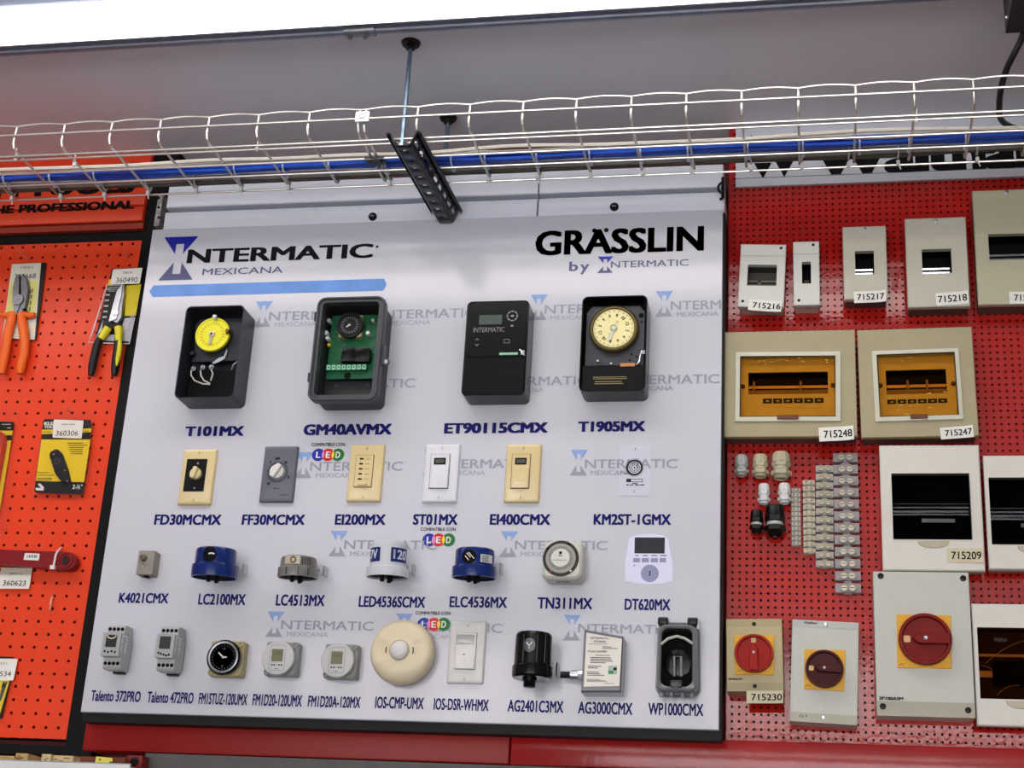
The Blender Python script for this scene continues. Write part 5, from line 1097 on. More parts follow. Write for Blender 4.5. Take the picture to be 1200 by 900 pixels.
# rotary isolator switches
YEL = mat('e0a51c', .4, var=.02)
def isolator(label, q, yq, kc, kr, colour, ang, d, colour_case, band=None, texts=(), dotc=None, screws=()):
    t, w, h = quad_dev('isolator_switch', label, 'switch', q, d, RY)
    m = MB(); m.slab(w, h, -d, 0, .002, .0015); m.build('case', colour_case, t)
    if band:
        for lo, hi, c in band: m = MB(); m.box(-w/2+.0006, w/2-.0006, -d-.0006, -d+.001, -h/2+h*lo, -h/2+h*hi); m.build('cover_band', c, t, smooth=0)
    P = [loc(t, *p, d, RY) for p in yq]; m = MB(); m.poly(P, -d-.003, -d+.001, .0008); m.build('yellow_plate', YEL, t, smooth=0)
    x, z = loc(t, *kc, d+.006, RY); r = (at(kc[0]+kr, kc[1], RY-d-.006)-at(*kc, RY-d-.006)).length
    m = MB(); m.lathe([(r*.97, -d-.003), (r, -d-.006), (r, -d-.015), (r*.97, -d-.018), (r*.87, -d-.018), (r*.83, -d-.012), (.001, -d-.011)], (x, 0, z), n=52); kb = m.build('rotary_dial', colour, t)
    m = MB(); Pn = [(-r*.2, -r*.93), (r*.2, -r*.93), (r*.2, r*.2), (r*.13, r*.36), (0, r*.5), (-r*.13, r*.36), (-r*.2, r*.2)]
    k = m.mark(); m.poly(Pn, -d-.023, -d-.0105, .0015); m.xf(k, Matrix.Translation((x, 0, z)) @ Matrix.Rotation(ang, 4, 'Y')); hd = m.build('handle', colour, kb, smooth=0)
    m = MB(); m.lathe([(r*.075, -d-.0232), (r*.075, -d-.024), (r*.03, -d-.0235)], (x, 0, z), n=14); m.build('handle_screw', ZINC, hd)
    m = MB(); X, Z = x+r*.68*math.sin(ang), z+r*.68*math.cos(ang); m.slab(r*.26, r*.26, -d-.0126, -d-.011, r*.06, 0, X, Z); m.build('off_mark', mat('d9b27a', .4, var=0), kb)
    m = MB(); a = lrect(t, (yq[0][0]+1.5, yq[0][1]-5), (yq[0][0]+8, yq[0][1]-2), d, RY)
    m.tube([(a[0], -d-.0033, a[2]), ((a[0]+a[1])/2, -d-.0033, a[3]), (a[1], -d-.0033, a[2]+.0008)], .0004, 5); m.build('plate_mark', INK, t)
    for s_, p, q_, b in texts: a = lrect(t, p, q_, d, RY); m = MB(); m.text(s_, a[0], a[1], a[2], a[3], -d-.0009, b); m.build('case_print', INK, t)
    for px, py, rr, c in screws: rscrew(t, px, py, d+.0006, rr, c)
    return t, w, h, d
BG = mat('b5a981', .42, var=.02); BGd = mat('a39875', .45, var=.02)
t, w, h, d = isolator('small beige switch box with a bright red upright handle on a yellow plate', ((850.3, 725.6), (916.5, 725.4), (918.3, 810.5), (852.3, 810.3)), ((861, 790.5), (907, 791.3), (907.3, 744), (860.2, 744)), (883.6, 766.4), 22.8, mat('9e1a10', .35, spec=.12, var=.03), 0, .052, BG,
    [(0, .115, BGd), (.905, 1, mat('aca079', .42))], (('3P40ASM', (853.5, 794.6), (870, 797), .03),), None, ((883.6, 731.3, .0036, BLACK), (884.6, 804, .0036, BLACK)))
price(t, (874.7, 809.6), (918, 824.4), '715230', d, 0, (.13, .97), True)
GL = mat('c1c2b8', .4, var=.02); GLd = mat('b0ac9c', .42)
isolator('tall pale switch box with a dark maroon handle turned sideways', ((928.4, 725.8), (1006.7, 729.9), (1004.6, 850), (925.4, 844.8)), ((942.2, 807.5), (989.5, 810.5), (990.8, 762.3), (942.8, 761.2)), (966, 784.5), 22.6, mat('45110d', .35, spec=.12, var=.03), -PI/2, .05, GL,
    [(0, .09, GLd), (.93, 1, mat('b7b9b3', .4))], (('Walthari', (942, 728.4), (957.5, 731.6), .03), ('CI 7', (936.5, 837.6), (946, 841), .02)), None, ((967.5, 732, .0036, STEEL), (964.6, 841, .0036, STEEL)))
isolator('biggest pale switch box with a dark red handle turned sideways', ((1025, 669.2), (1136, 671), (1142.5, 841.7), (1025.6, 838.5)), ((1051.6, 782.6), (1115.2, 784), (1114, 721.5), (1050.8, 720.3)), (1084, 749.8), 31.5, mat('781310', .35, spec=.12, var=.03), -PI/2, .046, GL,
    [(0, .1, mat('a9a592', .42))], (('2P100ASM', (1030, 816.4), (1058.6, 820.6), .04),), None, ((1032, 675, .0054, BLACK), (1128.6, 677.7, .0054, BLACK), (1034.6, 827.8, .0054, BLACK), (1134.6, 832.4, .0054, BLACK)))

# cable glands
def gland(label, x0, x1, y0, y1, colour, group, dark=False):
    px = lambda v: 850+v/5; py = lambda v: 520+v/5
    yc = -.022+RY; p = at(px((x0+x1)/2), py((y0+y1)/2), yc); r = (at(px(x1), py((y0+y1)/2), yc)-at(px(x0), py((y0+y1)/2), yc)).length/2
    h = at(px((x0+x1)/2), py(y0), yc).z-at(px((x0+x1)/2), py(y1), yc).z
    t = thing('cable_gland', label, 'cable gland', (p.x, RY, p.z), 0, group); y = -max(.022, r+.001)
    m = MB(); m.lathe([(r*.45, h*.5), (r*.7, h*.48), (r*.85, h*.38), (r*.88, h*.12)], (0, y, 0), 'z', 12); m.lathe([(r*.9, h*.13), (r*.9, -h*.02), (r*.8, -h*.06)], (0, y, 0), 'z', 6); m.build('cap_nut', colour, t, smooth=25)
    m = MB(); m.lathe([(r*.6, -h*.05), (r*.72, -h*.06), (r*.74, -h*.16), (r*.6, -h*.17)], (0, y, 0), 'z', 24); m.build('body_neck', mat('b9b9b4', .4) if dark else colour, t)
    m = MB(); m.lathe([(r*.8, -h*.17), (r*.99, -h*.2), (r, -h*.34), (r*.85, -h*.37)], (0, y, 0), 'z', 6); m.build('lock_nut', colour, t, smooth=25)
    m = MB(); m.lathe([(r*.72, -h*.36)]+[(r*(.72-.05*(k % 2)), -h*.37-k*h*.018) for k in range(7)]+[(r*.55, -h*.5), (r*.5, -h*.42), (.001, -h*.42)], (0, y, 0), 'z', 24); m.build('thread', colour, t)
    m = MB(); m.box(-.002, .002, y+r*.3, 0, -.003, .003); m.build('mount_pin', DARK, t, smooth=0)
GG_ = 'cable glands on the red pegboard'
gland('slim grey cable gland, left end of the upper gland row', 53, 138, 68, 190, mat('a6a8a2', .4), GG_)
gland('beige cable gland between the slim grey and the largest one', 155, 255, 65, 197, mat('b9b193', .4), GG_)
gland('largest beige cable gland, right end of the upper gland row', 265, 388, 50, 209, mat('b5ae94', .4), GG_)
gland('small bright white cable gland, left one of the white pair', 188, 264, 235, 356, mat('d3d4d2', .35), GG_)
gland('slightly wider white cable gland, right one of the white pair', 305, 387, 233, 352, mat('d3d4d2', .35), GG_)
gland('smaller black cable gland beside the bigger black one', 140, 225, 388, 524, mat('0c0c0d', .35), GG_, True)
gland('bigger black cable gland below the white pair', 226, 355, 360, 540, mat('0c0c0d', .35), GG_, True)
# terminal strips
def strip(label, tl, tr, br, bl, colour, metal, sw):
    P = [(850+x/5, 520+y/5) for x, y in (tl, tr, br, bl)]; d = .02
    t, w, h = quad_dev('terminal_strip', label, 'terminal strip', P, d, RY, 'terminal strips on the red pegboard')
    n = 12; p = h/n
    m = MB(); m.box(-w*.14, w*.14, -d*.45, 0, -h/2+.001, h/2-.001); m.build('spine', colour, t, smooth=0)
    for k in range(n):
        z = h/2-p*(k+.5); m = MB(); m.slab(w, p*.74, -d*.75, -.001, .0006, .0006, 0, z)
        for s_ in (-1, 1): m.lathe([(min(p*.36, w*.17), -d*.7), (min(p*.35, w*.17), -d), (min(p*.25, w*.12), -d), (min(p*.24, w*.115), -d*.8)], (s_*w*sw, 0, z), n=16, caps=False)
        b = m.build('block', colour, t, smooth=30)
        for s_ in (-1, 1):
            m = MB(); rr = min(p*.25, w*.12); m.lathe([(rr, -d*.7), (rr, -d*.86), (.0005, -d*.86)], (s_*w*sw, 0, z), n=12); m.mi = 1; m.box(s_*w*sw-rr*.8, s_*w*sw+rr*.8, -d*.87, -d*.855, z-rr*.12, z+rr*.12); m.build('clamp_screw', [metal, mat('4a4330', .5)], b)
PLG = mat('aaa6a0', .45, var=.04)
strip('narrowest white terminal strip, first from the left', (389, 253), (441, 253), (440, 594), (387, 594), mat('c9c4ba', .4), mat('8d8778', .4, .8), .22)
strip('second narrowest pale terminal strip', (452, 204), (523, 206), (530, 641), (460, 640), mat('c4c0b4', .4), BRASS, .22)
strip('second widest terminal strip, with brass screws', (530, 116), (632, 116), (635, 727), (531, 724), PLG, mat('b9ad84', .35, .9), .19)
strip('widest and longest grey terminal strip at the right of the four', (636, 42), (782, 42), (790, 877), (640, 877), mat('989292', .45, var=.04), mat('b8b09a', .35, .8), .16)

# white sign with triangles, high on the right
t = thing('brand_sign', 'white sign with black lettering and triangles behind the cable tray', 'sign', (.25, .075, 3.1))
a, b = at(862, 185, .072), at(1010, 213.5, .072)
m = MB(); m.slab(.75-a.x, 3.186-b.z, .072, .0795, 0, .001, (.75+a.x)/2, (3.186+b.z)/2); m.build('sign_panel', mat('cfd1da', .4, var=.02), t, True, 0)
m = MB(); zg = at(950, 206, .0718).z; m.box(a.x, .75, .0715, .0722, zg-.0006, zg+.0006); m.build('groove', mat('6b6d78', .5), t, True, 0)
m = MB(); Y_ = .0712
def tri(L): m.add([tuple(at(850+x/3.43, 140+y/3.43, Y_)) for x, y in L], [(0, 1, 2)])
for i, (cx_, ct, cb) in enumerate(((105, 62, 140), (192, 57, 136), (280, 50, 132))):
    m.mi = 1 if i == 1 else 0; tri(((cx_, ct), (cx_+42, cb-12), (cx_-42, cb-10)))
m.mi = 0
for cx_, cb in ((151, 237), (237, 231)): tri(((cx_-36, cb-62), (cx_+36, cb-64), (cx_, cb)))
ptext(m, 'Walthari', 953, 1240, 165, 204.5, Y_, .05, 980); m.build('lettering', [INK, mat('8e1a1c', .5, var=0)], t, True, 0)

# ================================================================== left pegboard tools
LY = PEG
def hook(label, px, py, L=.05):
    p = at(px, py, LY); t = thing('peg_hook', label, 'hook', p)
    m = MB(); m.tube([(0, .004, .004), (0, 0, .004), (0, -.004, .001), (0, -L, -.002), (0, -L-.004, .003)], .0013, 6); m.build('wire', mat('c9a89c', .3, .7), t); return p
def wpoly(t, m, P, Y, y1, b=0): m.poly([(p.x, p.z) for p in [at(x, y, Y) for x, y in P]], Y, y1, b)
def wtext(t, s, x0, x1, yt, yb, Y, colour, bold=.01, parent=None, name='print'): m = MB(); ptext(m, s, x0, x1, yt, yb, Y, bold); return m.build(name, colour, parent or t, True, 0)
def rpoly(P, r=2.0):                                             # round the corners of a photo outline
    out = []; n = len(P)
    for i in range(n):
        a, b, c = Vector(P[i-1]), Vector(P[i]), Vector(P[(i+1) % n]); u = (a-b).normalized()*r; v = (c-b).normalized()*r
        for k in range(4): s_ = k/3; out.append(tuple((b+u)*(1-s_)**2+b*2*s_*(1-s_)+(b+v)*s_**2))
    return out
ORG = mat('e8641c', .35, var=.04)
hook('peg hook holding the orange-handled pliers', 35.5, 305)
t = thing('pliers', 'linesman pliers with thick orange insulated handles on a printed card', 'pliers', at(20, 360, LY-.02))
m = MB(); wpoly(t, m, rpoly([(2.5, 396.5), (42, 398.5), (54, 307.5), (14, 309)], 1.5), LY-.006, LY-.004); m.build('backing_card', mat('15161a', .4), t, True, 0)
m = MB(); wpoly(t, m, [(2.5, 396), (40.5, 398), (48, 308), (14, 309.5)], LY-.0068, LY-.006); cd_ = m.build('card_front', mat('d9d6c4', .45, var=.03), t, True, 0)
m = MB(); wpoly(t, m, [(4, 372), (8, 358), (13, 329), (24, 329), (21, 372)], LY-.0071, LY-.0068); wpoly(t, m, [(28, 372), (40, 372), (45, 329), (33, 329)], LY-.0071, LY-.0068); m.build('pale_yellow_field', mat('d6d27e', .45), cd_, True, 0)
wtext(t, 'KTB36E R', 24, 39, 312, 314.6, LY-.0072, INK, .0, cd_); wtext(t, '360668', 17, 42, 320.8, 326.4, LY-.0072, INK, .0, cd_)
m = MB()
for k in range(4): p, q = at(5.5-.1*k, 378+4*k, LY), at(9.5, 379+4*k, LY); m.box(p.x, q.x, LY-.0071, LY-.0068, q.z-.0006, q.z)
for k in range(5): p, q = at(39-.9*k, 340+7*k, LY), at(40-.9*k, 340+7*k+5, LY); m.box(p.x, q.x, LY-.0072, LY-.0068, q.z, p.z)
m.build('fine_print', mat('6d6a5a', .5), cd_, True, 0)
JAW = mat('76777b', .35, .8, var=.15, vs=60)
for P, nm in ((((18.2, 371), (14, 352), (14.3, 337), (17.5, 325), (22.2, 320), (22.4, 334), (22.2, 348), (24, 357)), 'left_jaw'), (((20.5, 371), (28, 364), (31.5, 351), (33.4, 338), (31, 325.5), (25.5, 320), (24.6, 334), (24.2, 348), (20, 357)), 'right_jaw')):
    m = MB(); wpoly(t, m, rpoly(P, 1.2), LY-.020 if nm[0] == 'l' else LY-.018, LY-.0072, .002); m.build('jaw', JAW, t, True)
m = MB(); p = at(20.7, 351, LY-.021); m.lathe([(.0125, LY-.0195), (.012, LY-.0215), (.001, LY-.0218)], (p.x, 0, p.z), n=26); m.build('pivot', mat('83848a', .35, .8, var=.2, vs=90), t, True)
m = MB(); wpoly(t, m, [(14, 369), (17.5, 363), (21, 370), (29, 361), (30.5, 363), (30, 370), (31.5, 371), (21, 371.5), (20.5, 366.3), (19, 371)], LY-.019, LY-.0072); m.build('neck', BLACK, t, True)
for P in (((15, 366), (14, 372), (11.5, 381), (9, 393), (7.5, 405), (5, 418), (2.5, 430), (1.5, 438)), ((24.5, 367), (26, 378), (28, 390), (29, 402), (28, 415), (25.5, 425), (23.7, 433), (23.3, 438))):
    m = MB(); pts = [at(x, y, LY-.016) for x, y in P]; n_ = len(pts); m.tube(pts, [.0085, .0105, .0108, .0105, .0102, .0102, .0098, .0065], 14, .85); m.build('handle', ORG, t, True, 60)
for P in (((-1, 367.5), (5, 370), (12, 368.5), (16.5, 368.5)), ((22.5, 368), (28, 368.5), (36, 370), (41, 368.5))):
    m = MB(); m.tube([at(x, y, LY-.017) for x, y in P], [.004, .0065, .007, .005], 10); m.build('finger_guard', ORG, t, True, 60)
m = MB(); m.tube([at(26, 362.5, LY-.022), at(31, 362, LY-.022)], .0012, 6); m.build('wire_tie', INK, t, True)

hook('peg hook holding the blister pack with yellow-black pliers', 151.5, 302, .02)
t = thing('wire_stripper_pack', 'clear blister pack with yellow and black long-nose pliers', 'pliers pack', at(135, 370, LY-.01))
m = MB(); wpoly(t, m, rpoly([(111, 400), (153, 402.5), (168, 313), (131, 315)], 2), LY-.007, LY-.005); cd_ = m.build('backing_card', mat('17181c', .4), t, True, 0)
m = MB(); wpoly(t, m, [(146, 370), (159, 370), (165.5, 333), (148, 334.5)], LY-.0076, LY-.007); wpoly(t, m, [(126, 334), (131, 334), (132, 327), (128, 327.5)], LY-.0076, LY-.007); m.build('yellow_field', mat('dcc61e', .4), cd_, True, 0)
m = MB(); wpoly(t, m, [(112, 397), (118, 399), (152, 400), (157, 372), (146, 373), (140, 392), (118, 392), (121, 375)], LY-.0075, LY-.007); m.build('grey_field', mat('b9b9c0', .4), cd_, True, 0)
m = MB()
for k in range(6): prect(m, 124.5-.9*k, 129.5-.9*k, 338+6.5*k, 340+6.5*k, LY-.0078)
for k in range(4): prect(m, 127, 141-2*k, 334+2.2*k, 334.9+2.2*k, LY-.0078)
m.build('card_print', mat('b9bdb4', .5, var=0), cd_, True, 0)
m = MB(); wpoly(t, m, rpoly([(129.5, 333.5), (163.6, 332.2), (167, 313.8), (132.2, 315.6)], 1.2), LY-.0132, LY-.0126); tg = m.build('number_tag', TAG, t, True, 0)
wtext(t, '2036 RC', 144.5, 156, 318.3, 320.6, LY-.0135, INK, 0, tg); wtext(t, '360490', 136, 161, 325, 331, LY-.0135, INK, 0, tg)
SIL = mat('b9bac0', .3, .85, var=.1)
m = MB(); wpoly(t, m, rpoly([(127, 377.5), (131, 361), (137, 340), (143.5, 332), (142.5, 345), (138.5, 362), (136.5, 374)], 1), LY-.02, LY-.008, .001); m.build('jaw', SIL, t, True)
m = MB(); wpoly(t, m, rpoly([(131, 376), (134, 363), (140, 345), (144.8, 331.5), (145.5, 345), (143.5, 358), (142, 372), (137, 379)], 1), LY-.018, LY-.008, .001); m.build('jaw', mat('8f9095', .3, .9, var=.15), t, True)
m = MB(); p = at(134.8, 366.5, LY-.021); m.lathe([(.0075, LY-.0185), (.007, LY-.0205), (.001, LY-.021)], (p.x, 0, p.z), n=20); m.build('pivot', mat('d6d6d6', .3, .6), t, True)
m = MB(); wpoly(t, m, [(124, 383), (128, 377), (133, 380), (139, 376), (142, 381), (139.5, 384), (127, 385)], LY-.017, LY-.008); m.build('neck', BLACK, t, True)
YH = mat('dfd227', .35); BH = mat('151517', .45)
for Pt, Pb, off in ((((127, 384), (123, 390), (118, 397)), ((120, 392), (114, 404), (110.5, 418), (108, 430), (106.5, 440)), 0), (((138.5, 383.5), (139.5, 390), (139, 400)), ((138.8, 395), (138, 406), (136.5, 418), (135, 429), (133.8, 440)), 1)):
    m = MB(); m.tube([at(x, y, LY-.018) for x, y in Pt], [.0085, .0085, .0075], 12); hd = m.build('yellow_grip', YH, t, True, 60)
    m = MB(); m.tube([at(x, y, LY-.0165) for x, y in Pb], [.0075, .0085, .0086, .0086, .006], 12); m.build('black_handle', BH, t, True, 60)
m = MB(); m.tube([at(x, y, LY-.0205) for x, y in ((140.5, 398), (140.3, 408), (138.5, 419), (136, 429))], [.004, .0058, .0056, .003], 10); m.build('yellow_inlay', YH, t, True, 60)
m = MB(); m.tube([at(x, y, LY-.019) for x, y in ((116.5, 396), (112, 408), (108.5, 424))], [.002, .0032, .002], 8); m.build('yellow_inlay', YH, t, True, 60)
m = MB(); V = rpoly([(103, 401.5), (152, 403), (164, 334), (125, 334)], 2.5)
R = [[tuple(at(x, y, Y) if 1 else 0) for x, y in V] for Y in (LY-.0085, LY-.0235)]
m.loft(R, False, True); bl_ = m.build('clear_blister', clear('f6f6f8', -1, .12), t, True, 0)
for P, r_ in ((((125.5, 334), (119, 355), (111, 380), (104, 401), (128, 402.3), (151.5, 402.8), (158, 372)), .0013), (((107, 394), (116, 366), (123, 342)), .0008), (((155, 368), (150, 384), (148, 388), (152.5, 388.5), (157, 368), (155.5, 366.5)), .0007)):
    m = MB(); m.tube([at(x, y, LY-.0125) for x, y in P], r_, 6); m.build('blister_edge', mat('d9d4dc', .2, spec=.5), bl_, True)

hook('peg hook holding the yellow and black knife pack', 84.5, 484, .02)
t = thing('knife_pack', 'clear pouch with a folded black pocket knife on a yellow card', 'knife pack', at(75, 535, LY-.01))
m = MB(); wpoly(t, m, rpoly([(40, 577), (97, 579), (107, 492), (51, 491)], 3), LY-.0105, LY-.0095); cd_ = m.build('backing_card', mat('131316', .35), t, True, 0)
m = MB(); wpoly(t, m, [(42, 563.5), (98.5, 565), (106, 515), (48.5, 515)], LY-.011, LY-.0105); yf = m.build('yellow_field', mat('e2c51a', .4, var=.02), cd_, True, 0)
m = MB(); wpoly(t, m, [(48.8, 508.8), (106.5, 506.5), (107.3, 502), (49.5, 503.5)], LY-.011, LY-.0105); m.build('yellow_band', mat('d9bd1c', .4), cd_, True, 0)
m = MB(); ptext(m, 'KLEIN', 51.8, 69, 494.4, 498, LY-.0112, .05); ptext(m, 'TOOLS', 51.6, 68, 498.6, 502, LY-.0112, .05); ptext(m, '2-½"', 85, 96.5, 568, 573, LY-.0112, .03)
pts = [(41.5, 571.5), (48, 572), (44, 567), (47, 566.5), (51.5, 571), (51, 575), (42, 574.5)]; m.add([tuple(at(x, y, LY-.0112)) for x, y in pts], [tuple(range(len(pts)))]); m.build('white_print', mat('dcdcd8', .4, var=0), cd_, True, 0)
m = MB(); ptext(m, 'Lightweight', 50.5, 60, 504.9, 506.8, LY-.0113, 0); ptext(m, 'Knife', 99, 104.5, 504.2, 506.4, LY-.0113, 0); ptext(m, 'Drop-point', 44.2, 57.5, 552.6, 554.4, LY-.0113, .01); ptext(m, 'Lockback Pocket Knife', 43.8, 63, 555.8, 557.6, LY-.0113, .01)
for k, (a_, b_) in enumerate(((79, 97), (79.5, 102), (81, 98), (80.5, 97), (82, 97), (83, 97))): prect(m, a_, b_, 518.8+2.5*k, 519.7+2.5*k, LY-.0113)
for k in range(2): prect(m, 43.5, 61, 560+1.8*k, 560.8+1.8*k, LY-.0113)
m.build('card_print', mat('4a3a10', .5, var=0), cd_, True, 0)
m = MB(); wpoly(t, m, rpoly([(72, 565), (82, 564.5), (78.5, 549), (72, 531), (68, 526.5), (64.5, 525.6), (58, 529), (57, 534), (60, 543), (64, 555)], 2.2), LY-.019, LY-.0111, .0025); kn = m.build('knife', mat('141416', .35, var=.05), t, True, 30)
m = MB(); m.tube([at(x, y, LY-.0155) for x, y in ((70, 528), (75, 539), (78.8, 550), (81.6, 563.5))], .0011, 6); m.build('blade_edge', STEEL, kn, True)
m = MB()
for px, py in ((63, 532.3), (59.8, 540), (76, 551.3), (78.7, 563.8)): p = at(px, py, LY-.019); screw(m, p.x, p.z, LY-.019, .0016, .0008)
m.build('rivet', STEEL, kn, True)
m = MB(); p = at(66.8, 540.7, LY-.0193); annulus(m, .0052, .006, p, LY-.0193); m.build('emblem', mat('6d6d70', .4), kn, True)
m = MB(); wpoly(t, m, rpoly([(61.5, 512.8), (95.5, 514), (98, 492.7), (63, 491.5)], 1.2), LY-.0135, LY-.013); tg = m.build('number_tag', TAG, t, True, 0)
wtext(t, '44001-BLK', 71.5, 88.5, 496.4, 498, LY-.0137, INK, 0, tg); wtext(t, '360306', 65.5, 91.5, 504.7, 510.6, LY-.0137, INK, 0, tg)
m = MB(); wpoly(t, m, rpoly([(37, 582), (100.5, 583.5), (113.5, 483), (52, 481.5)], 3), LY-.0215, LY-.0211); m.build('clear_pouch', clear('fdf9f9', .01, .12), t, True, 0)

t = thing('tool_pack', 'yellow and black blister pack cut off at the left edge', 'tool pack', at(2, 550, LY-.01))
m = MB(); wpoly(t, m, rpoly([(-40, 606), (-2, 608), (16.5, 494.5), (-22, 492)], 3), LY-.0065, LY-.005); cd_ = m.build('backing_card', mat('d8bf1e', .4), t, True, 0)
m = MB(); wpoly(t, m, [(-22, 504.5), (15.3, 504.5), (16.5, 494.5), (-22, 492.5)], LY-.007, LY-.0065); wpoly(t, m, [(-23, 516.5), (13.5, 516), (14.2, 510), (-22.5, 510)], LY-.007, LY-.0065); m.build('black_bands', BLACK, cd_, True, 0)
m = MB(); prect(m, 2, 12.5, 496.8, 497.7, LY-.0072); prect(m, 8.5, 12.6, 500.8, 502, LY-.0072); m.build('card_print', mat('b9b9b4', .4), cd_, True, 0)
m = MB(); wpoly(t, m, rpoly([(-40, 600), (-10, 600), (4.5, 520), (4.5, 508), (-1, 504), (-20, 504)], 4), LY-.02, LY-.007, .004); m.build('red_handle', mat('c9432a', .35), t, True, 30)
m = MB(); wpoly(t, m, rpoly([(-50, 633), (2.5, 635), (9, 615), (24.5, 481.5), (-30, 480)], 3), LY-.0236, LY-.0232); m.build('clear_pouch', clear('fcf6f5', .015, .15), t, True, 0)

t = thing('ratchet_tool', 'dark red steel tool bar with a round eye at its right end', 'tool', at(45, 657, LY-.02))
RED = mat('7d1418', .3, coat=.3, var=.08)
m = MB(); P = [(-40, 642), (30, 645), (66, 646), (78, 646.5)] + [(78.5+11*math.sin(a), 657-10.7*math.cos(a)) for a in (.3, .8, 1.3, 1.8, 2.3, 2.8)] + [(76, 668), (58, 666.5), (30, 663.5), (-40, 659)]
wpoly(t, m, P, LY-.022, LY-.006, .0015); m.build('bar', RED, t, True, 30)
m = MB(); p = at(77, 656.5, LY-.0225); m.lathe([(.0155, LY-.021), (.0155, LY-.0248), (.013, LY-.0248), (.0125, LY-.0222), (.001, LY-.0222)], (p.x, 0, p.z), n=32); ey = m.build('eye', RED, t, True)
m = MB(); m.lathe([(.0085, LY-.0222), (.0085, LY-.0235), (.007, LY-.0225), (.001, LY-.0225)], (p.x+.0, 0, p.z-.001), n=20); m.build('eye_hole', mat('2a0a0a', .6), ey, True)
m = MB(); wpoly(t, m, rpoly([(27.5, 656), (45.2, 656.7), (46.6, 648.8), (29.2, 648)], 1), LY-.0228, LY-.022); st = m.build('sticker', mat('dcdcd8', .5), t, True, 0)
m = MB()
for k in range(9): x = 31.3+1.45*k; prect(m, x, x+random.choice((.5, .9)), 650.4, 653.6, LY-.0231)
m.build('barcode', INK, st, True, 0)
m = MB(); m.tube([at(x, y, Y) for x, y, Y in ((72, 642, LY-.002), (68, 645.5, LY-.02), (65.5, 650, LY-.027), (64, 658, LY-.027), (62.5, 664, LY-.027))], .0023, 8); p = at(61.8, 665, LY-.027); m.box(p.x-.005, p.x+.005, LY-.03, LY-.023, p.z-.004, p.z+.004); tag(m.build('cable_tie', mat('d8cdca', .4)), 'white cable tie holding the dark red tool to the pegboard', 'cable tie')
m = MB(); m.tube([at(x, y, Y) for x, y, Y in ((62, 699.5, LY+.002), (60.2, 701.5, LY-.008), (59.3, 708, LY-.011), (59, 714, LY-.006), (59.4, 715.5, LY+.003))], .0018, 8); tag(m.build('cable_tie', mat('dcae9c', .4)), 'small empty pinkish cable tie loop in the orange pegboard', 'cable tie')
t = thing('number_card', 'white price card hanging under the dark red tool', 'price card', at(18, 680, LY-.008))
m = MB(); wpoly(t, m, rpoly([(-2, 689.8), (34, 690), (38, 665.8), (1.3, 665.2)], 1.5), LY-.0065, LY-.0055); tg = m.build('card', mat('dedad0', .55, var=.02), t, True, 0)
m = MB(); wpoly(t, m, [(.5, 673), (36.6, 673.5), (38, 665.8), (1.3, 665.2)], LY-.0069, LY-.0065); m.build('grey_band', mat('b9ad9c', .55), t, True, 0)
wtext(t, 'DMT-12', 11.7, 26, 670.8, 673.6, LY-.0071, mat('4a453d', .5, var=0), 0, tg); wtext(t, '360623', 3.3, 30.3, 680.3, 686.2, LY-.0071, INK, .005, tg)
m = MB(); m.tube([at(x, y, LY-.006) for x, y in ((19, 662), (19, 666))], .001, 6); m.build('string', mat('b9b0a0', .6), t, True)
t = thing('tool_card', 'yellow card with a white number tag at the lower left edge', 'tool card', at(2, 810, LY-.008))
m = MB(); wpoly(t, m, [(-40, 838), (1.5, 842), (12, 797), (16, 770), (-30, 768)], LY-.0065, LY-.0045); m.build('backing_card', mat('121214', .4), t, True, 0)
m = MB(); wpoly(t, m, [(-40, 832), (-.5, 838), (11.5, 797), (-20, 795)], LY-.007, LY-.0065); yf = m.build('yellow_field', mat('d2bd34', .4, var=.03), t, True, 0)
m = MB(); wpoly(t, m, [(1.5, 806), (7, 803), (9, 799.5), (3.4, 799.2)], LY-.0075, LY-.007); wpoly(t, m, [(-3, 823), (1, 821), (7.5, 802.5), (3.5, 802)], LY-.0075, LY-.007); m.build('card_picture', mat('4d4a44', .5, var=.4, vs=200), yf, True, 0)
m = MB(); wpoly(t, m, rpoly([(-30, 797), (15.5, 797.5), (20.8, 772), (-26, 771.5)], 1.5), LY-.0085, LY-.0078); tg = m.build('number_tag', TAG, t, True, 0)
wtext(t, '360534', -14, 13, 786.5, 792.3, LY-.0088, INK, .0, tg); wtext(t, 'D2231', -8, 8, 776, 778.6, LY-.0088, mat('77756d', .5, var=0), 0, tg)

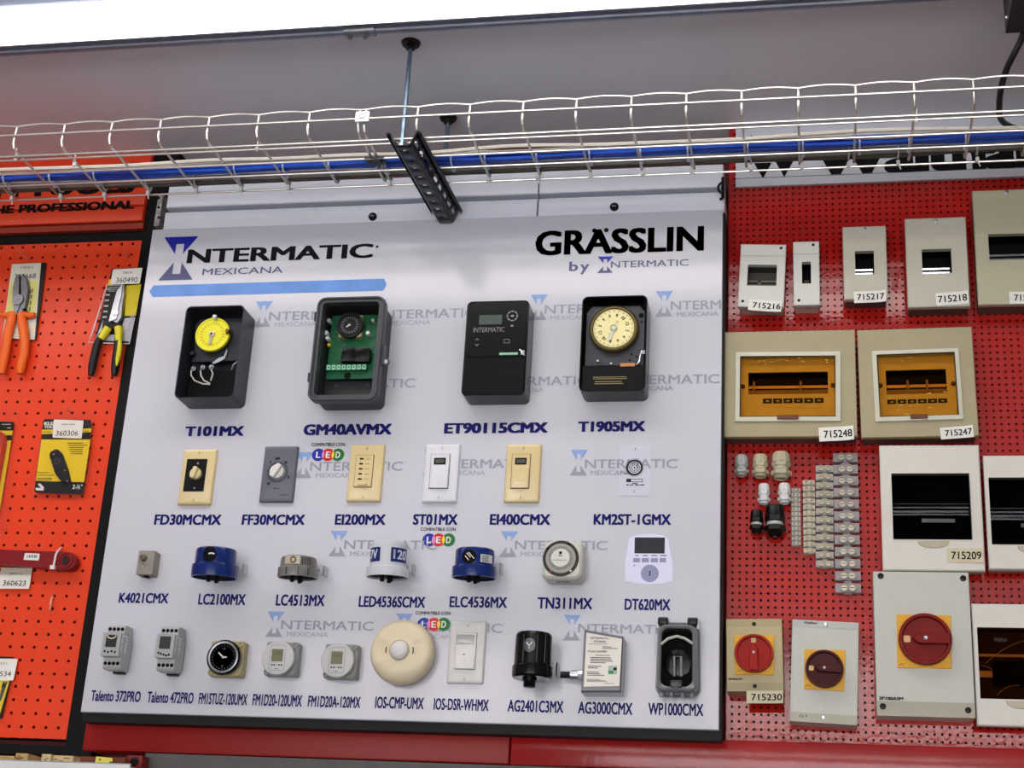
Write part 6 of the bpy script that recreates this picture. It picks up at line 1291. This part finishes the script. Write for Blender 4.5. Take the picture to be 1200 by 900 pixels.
# ================================================================== lower left shelf with packages
SY = -.09
sh = thing('shelf', 'white shelf edge with packages at the bottom left corner', 'shelf', at(60, 905, SY))
zt = at(90, 896, SY).z
m = MB(); x1 = at(152, 899, SY).x; m.box(-2.25, x1, SY, SY+.003, zt-.05, zt+.0025); m.box(-2.25, x1, SY+.003, .119, zt-.004, zt); m.build('shelf_board', mat('d6d4d2', .4), sh, True, 0)
m = MB(); m.box(-2.25, x1, SY+.003, SY+.007, zt+.0025, zt+.005); m.build('steel_lip', ZINC, sh, True, 0)
for lab, x0, x1_, yt, colour, dpt in (('brown printed package at the far left end of the shelf', -25, 17.5, 884.5, 'a98a52', .012), ('narrow tan package between two others on the shelf', 18.5, 33, 882.5, 'b5975e', .035), ('pale tan package in the middle of the shelf', 49, 60, 883.5, 'c9b387', .02), ('tan package with black print, next to the brown bar', 61.5, 86, 885, 'c4ad7c', .03)):
    a, b = at(x0, yt, SY+dpt), at(x1_, yt, SY+dpt); t = thing('package', lab, 'package', ((a.x+b.x)/2, SY+dpt, zt))
    m = MB(); m.slab(b.x-a.x, a.z-zt, SY+dpt, SY+dpt+.06, .001, .001, (a.x+b.x)/2, (a.z+zt)/2); bx = m.build('carton', mat(colour, .5, var=.15, vs=60), t, True, 0)
    m = MB(); w_ = b.x-a.x
    for k in range(4): u = random.uniform(.1, .6); m.box(a.x+w_*u, a.x+w_*min(.92, u+random.uniform(.1, .3)), SY+dpt-.0003, SY+dpt, zt+(a.z-zt)*(.25+.16*k), zt+(a.z-zt)*(.33+.16*k))
    m.build('carton_print', mat('3d2c16', .5), bx, True, 0)
t = thing('shelf_divider', 'reddish brown bar standing behind the yellow ticket', 'divider', at(115, 895, -.03))
a, b = at(87, 886, -.03), at(147, 887, -.03); m = MB(); m.box(a.x, b.x, -.03, -.015, zt-.001, a.z); m.build('bar', mat('6b3320', .5, var=.1), t, True, 0)
a, b = at(113, 886.5, SY+.01), at(132, 889, SY+.01); t = thing('shelf_ticket', 'small yellow ticket standing on the white shelf edge', 'ticket', (a.x, SY+.01, zt))
m = MB(); m.poly([(a.x-.001, zt-.0005), (b.x, zt-.0005), (b.x, b.z), (b.x-.002, b.z+.001), (a.x+.002, a.z), (a.x, a.z)], SY+.009, SY+.011); tk = m.build('card', mat('d9cc5a', .5), t, True, 0)
m = MB(); p = at(117, 890, SY+.0088); annulus(m, .0006, .0022, p, SY+.0088); m.box(at(126, 890, SY).x, at(130, 890, SY).x, SY+.0087, SY+.009, at(126, 893.5, SY).z, at(126, 891.5, SY).z); m.build('ticket_print', mat('6a6218', .5), tk, True, 0)
a, b = at(149, 885, .02), at(167, 885, .02); t = thing('upright_post', 'dark red upright post with a black bolt beside the shelf', 'post', ((a.x+b.x)/2, .03, 1.4))
m = MB(); m.slab(b.x-a.x, a.z-1.2, .02, .0495, .001, .001, (a.x+b.x)/2, (a.z+1.2)/2); m.build('post', mat('7d1a1c', .4, var=.08), t, True, 0)
m = MB(); p = at(158, 892.5, .02); m.lathe([(.0075, .0199), (.0075, .016), (.005, .0145), (.001, .0145)], (p.x, 0, p.z), n=18); m.build('bolt', BLACK, t, True)
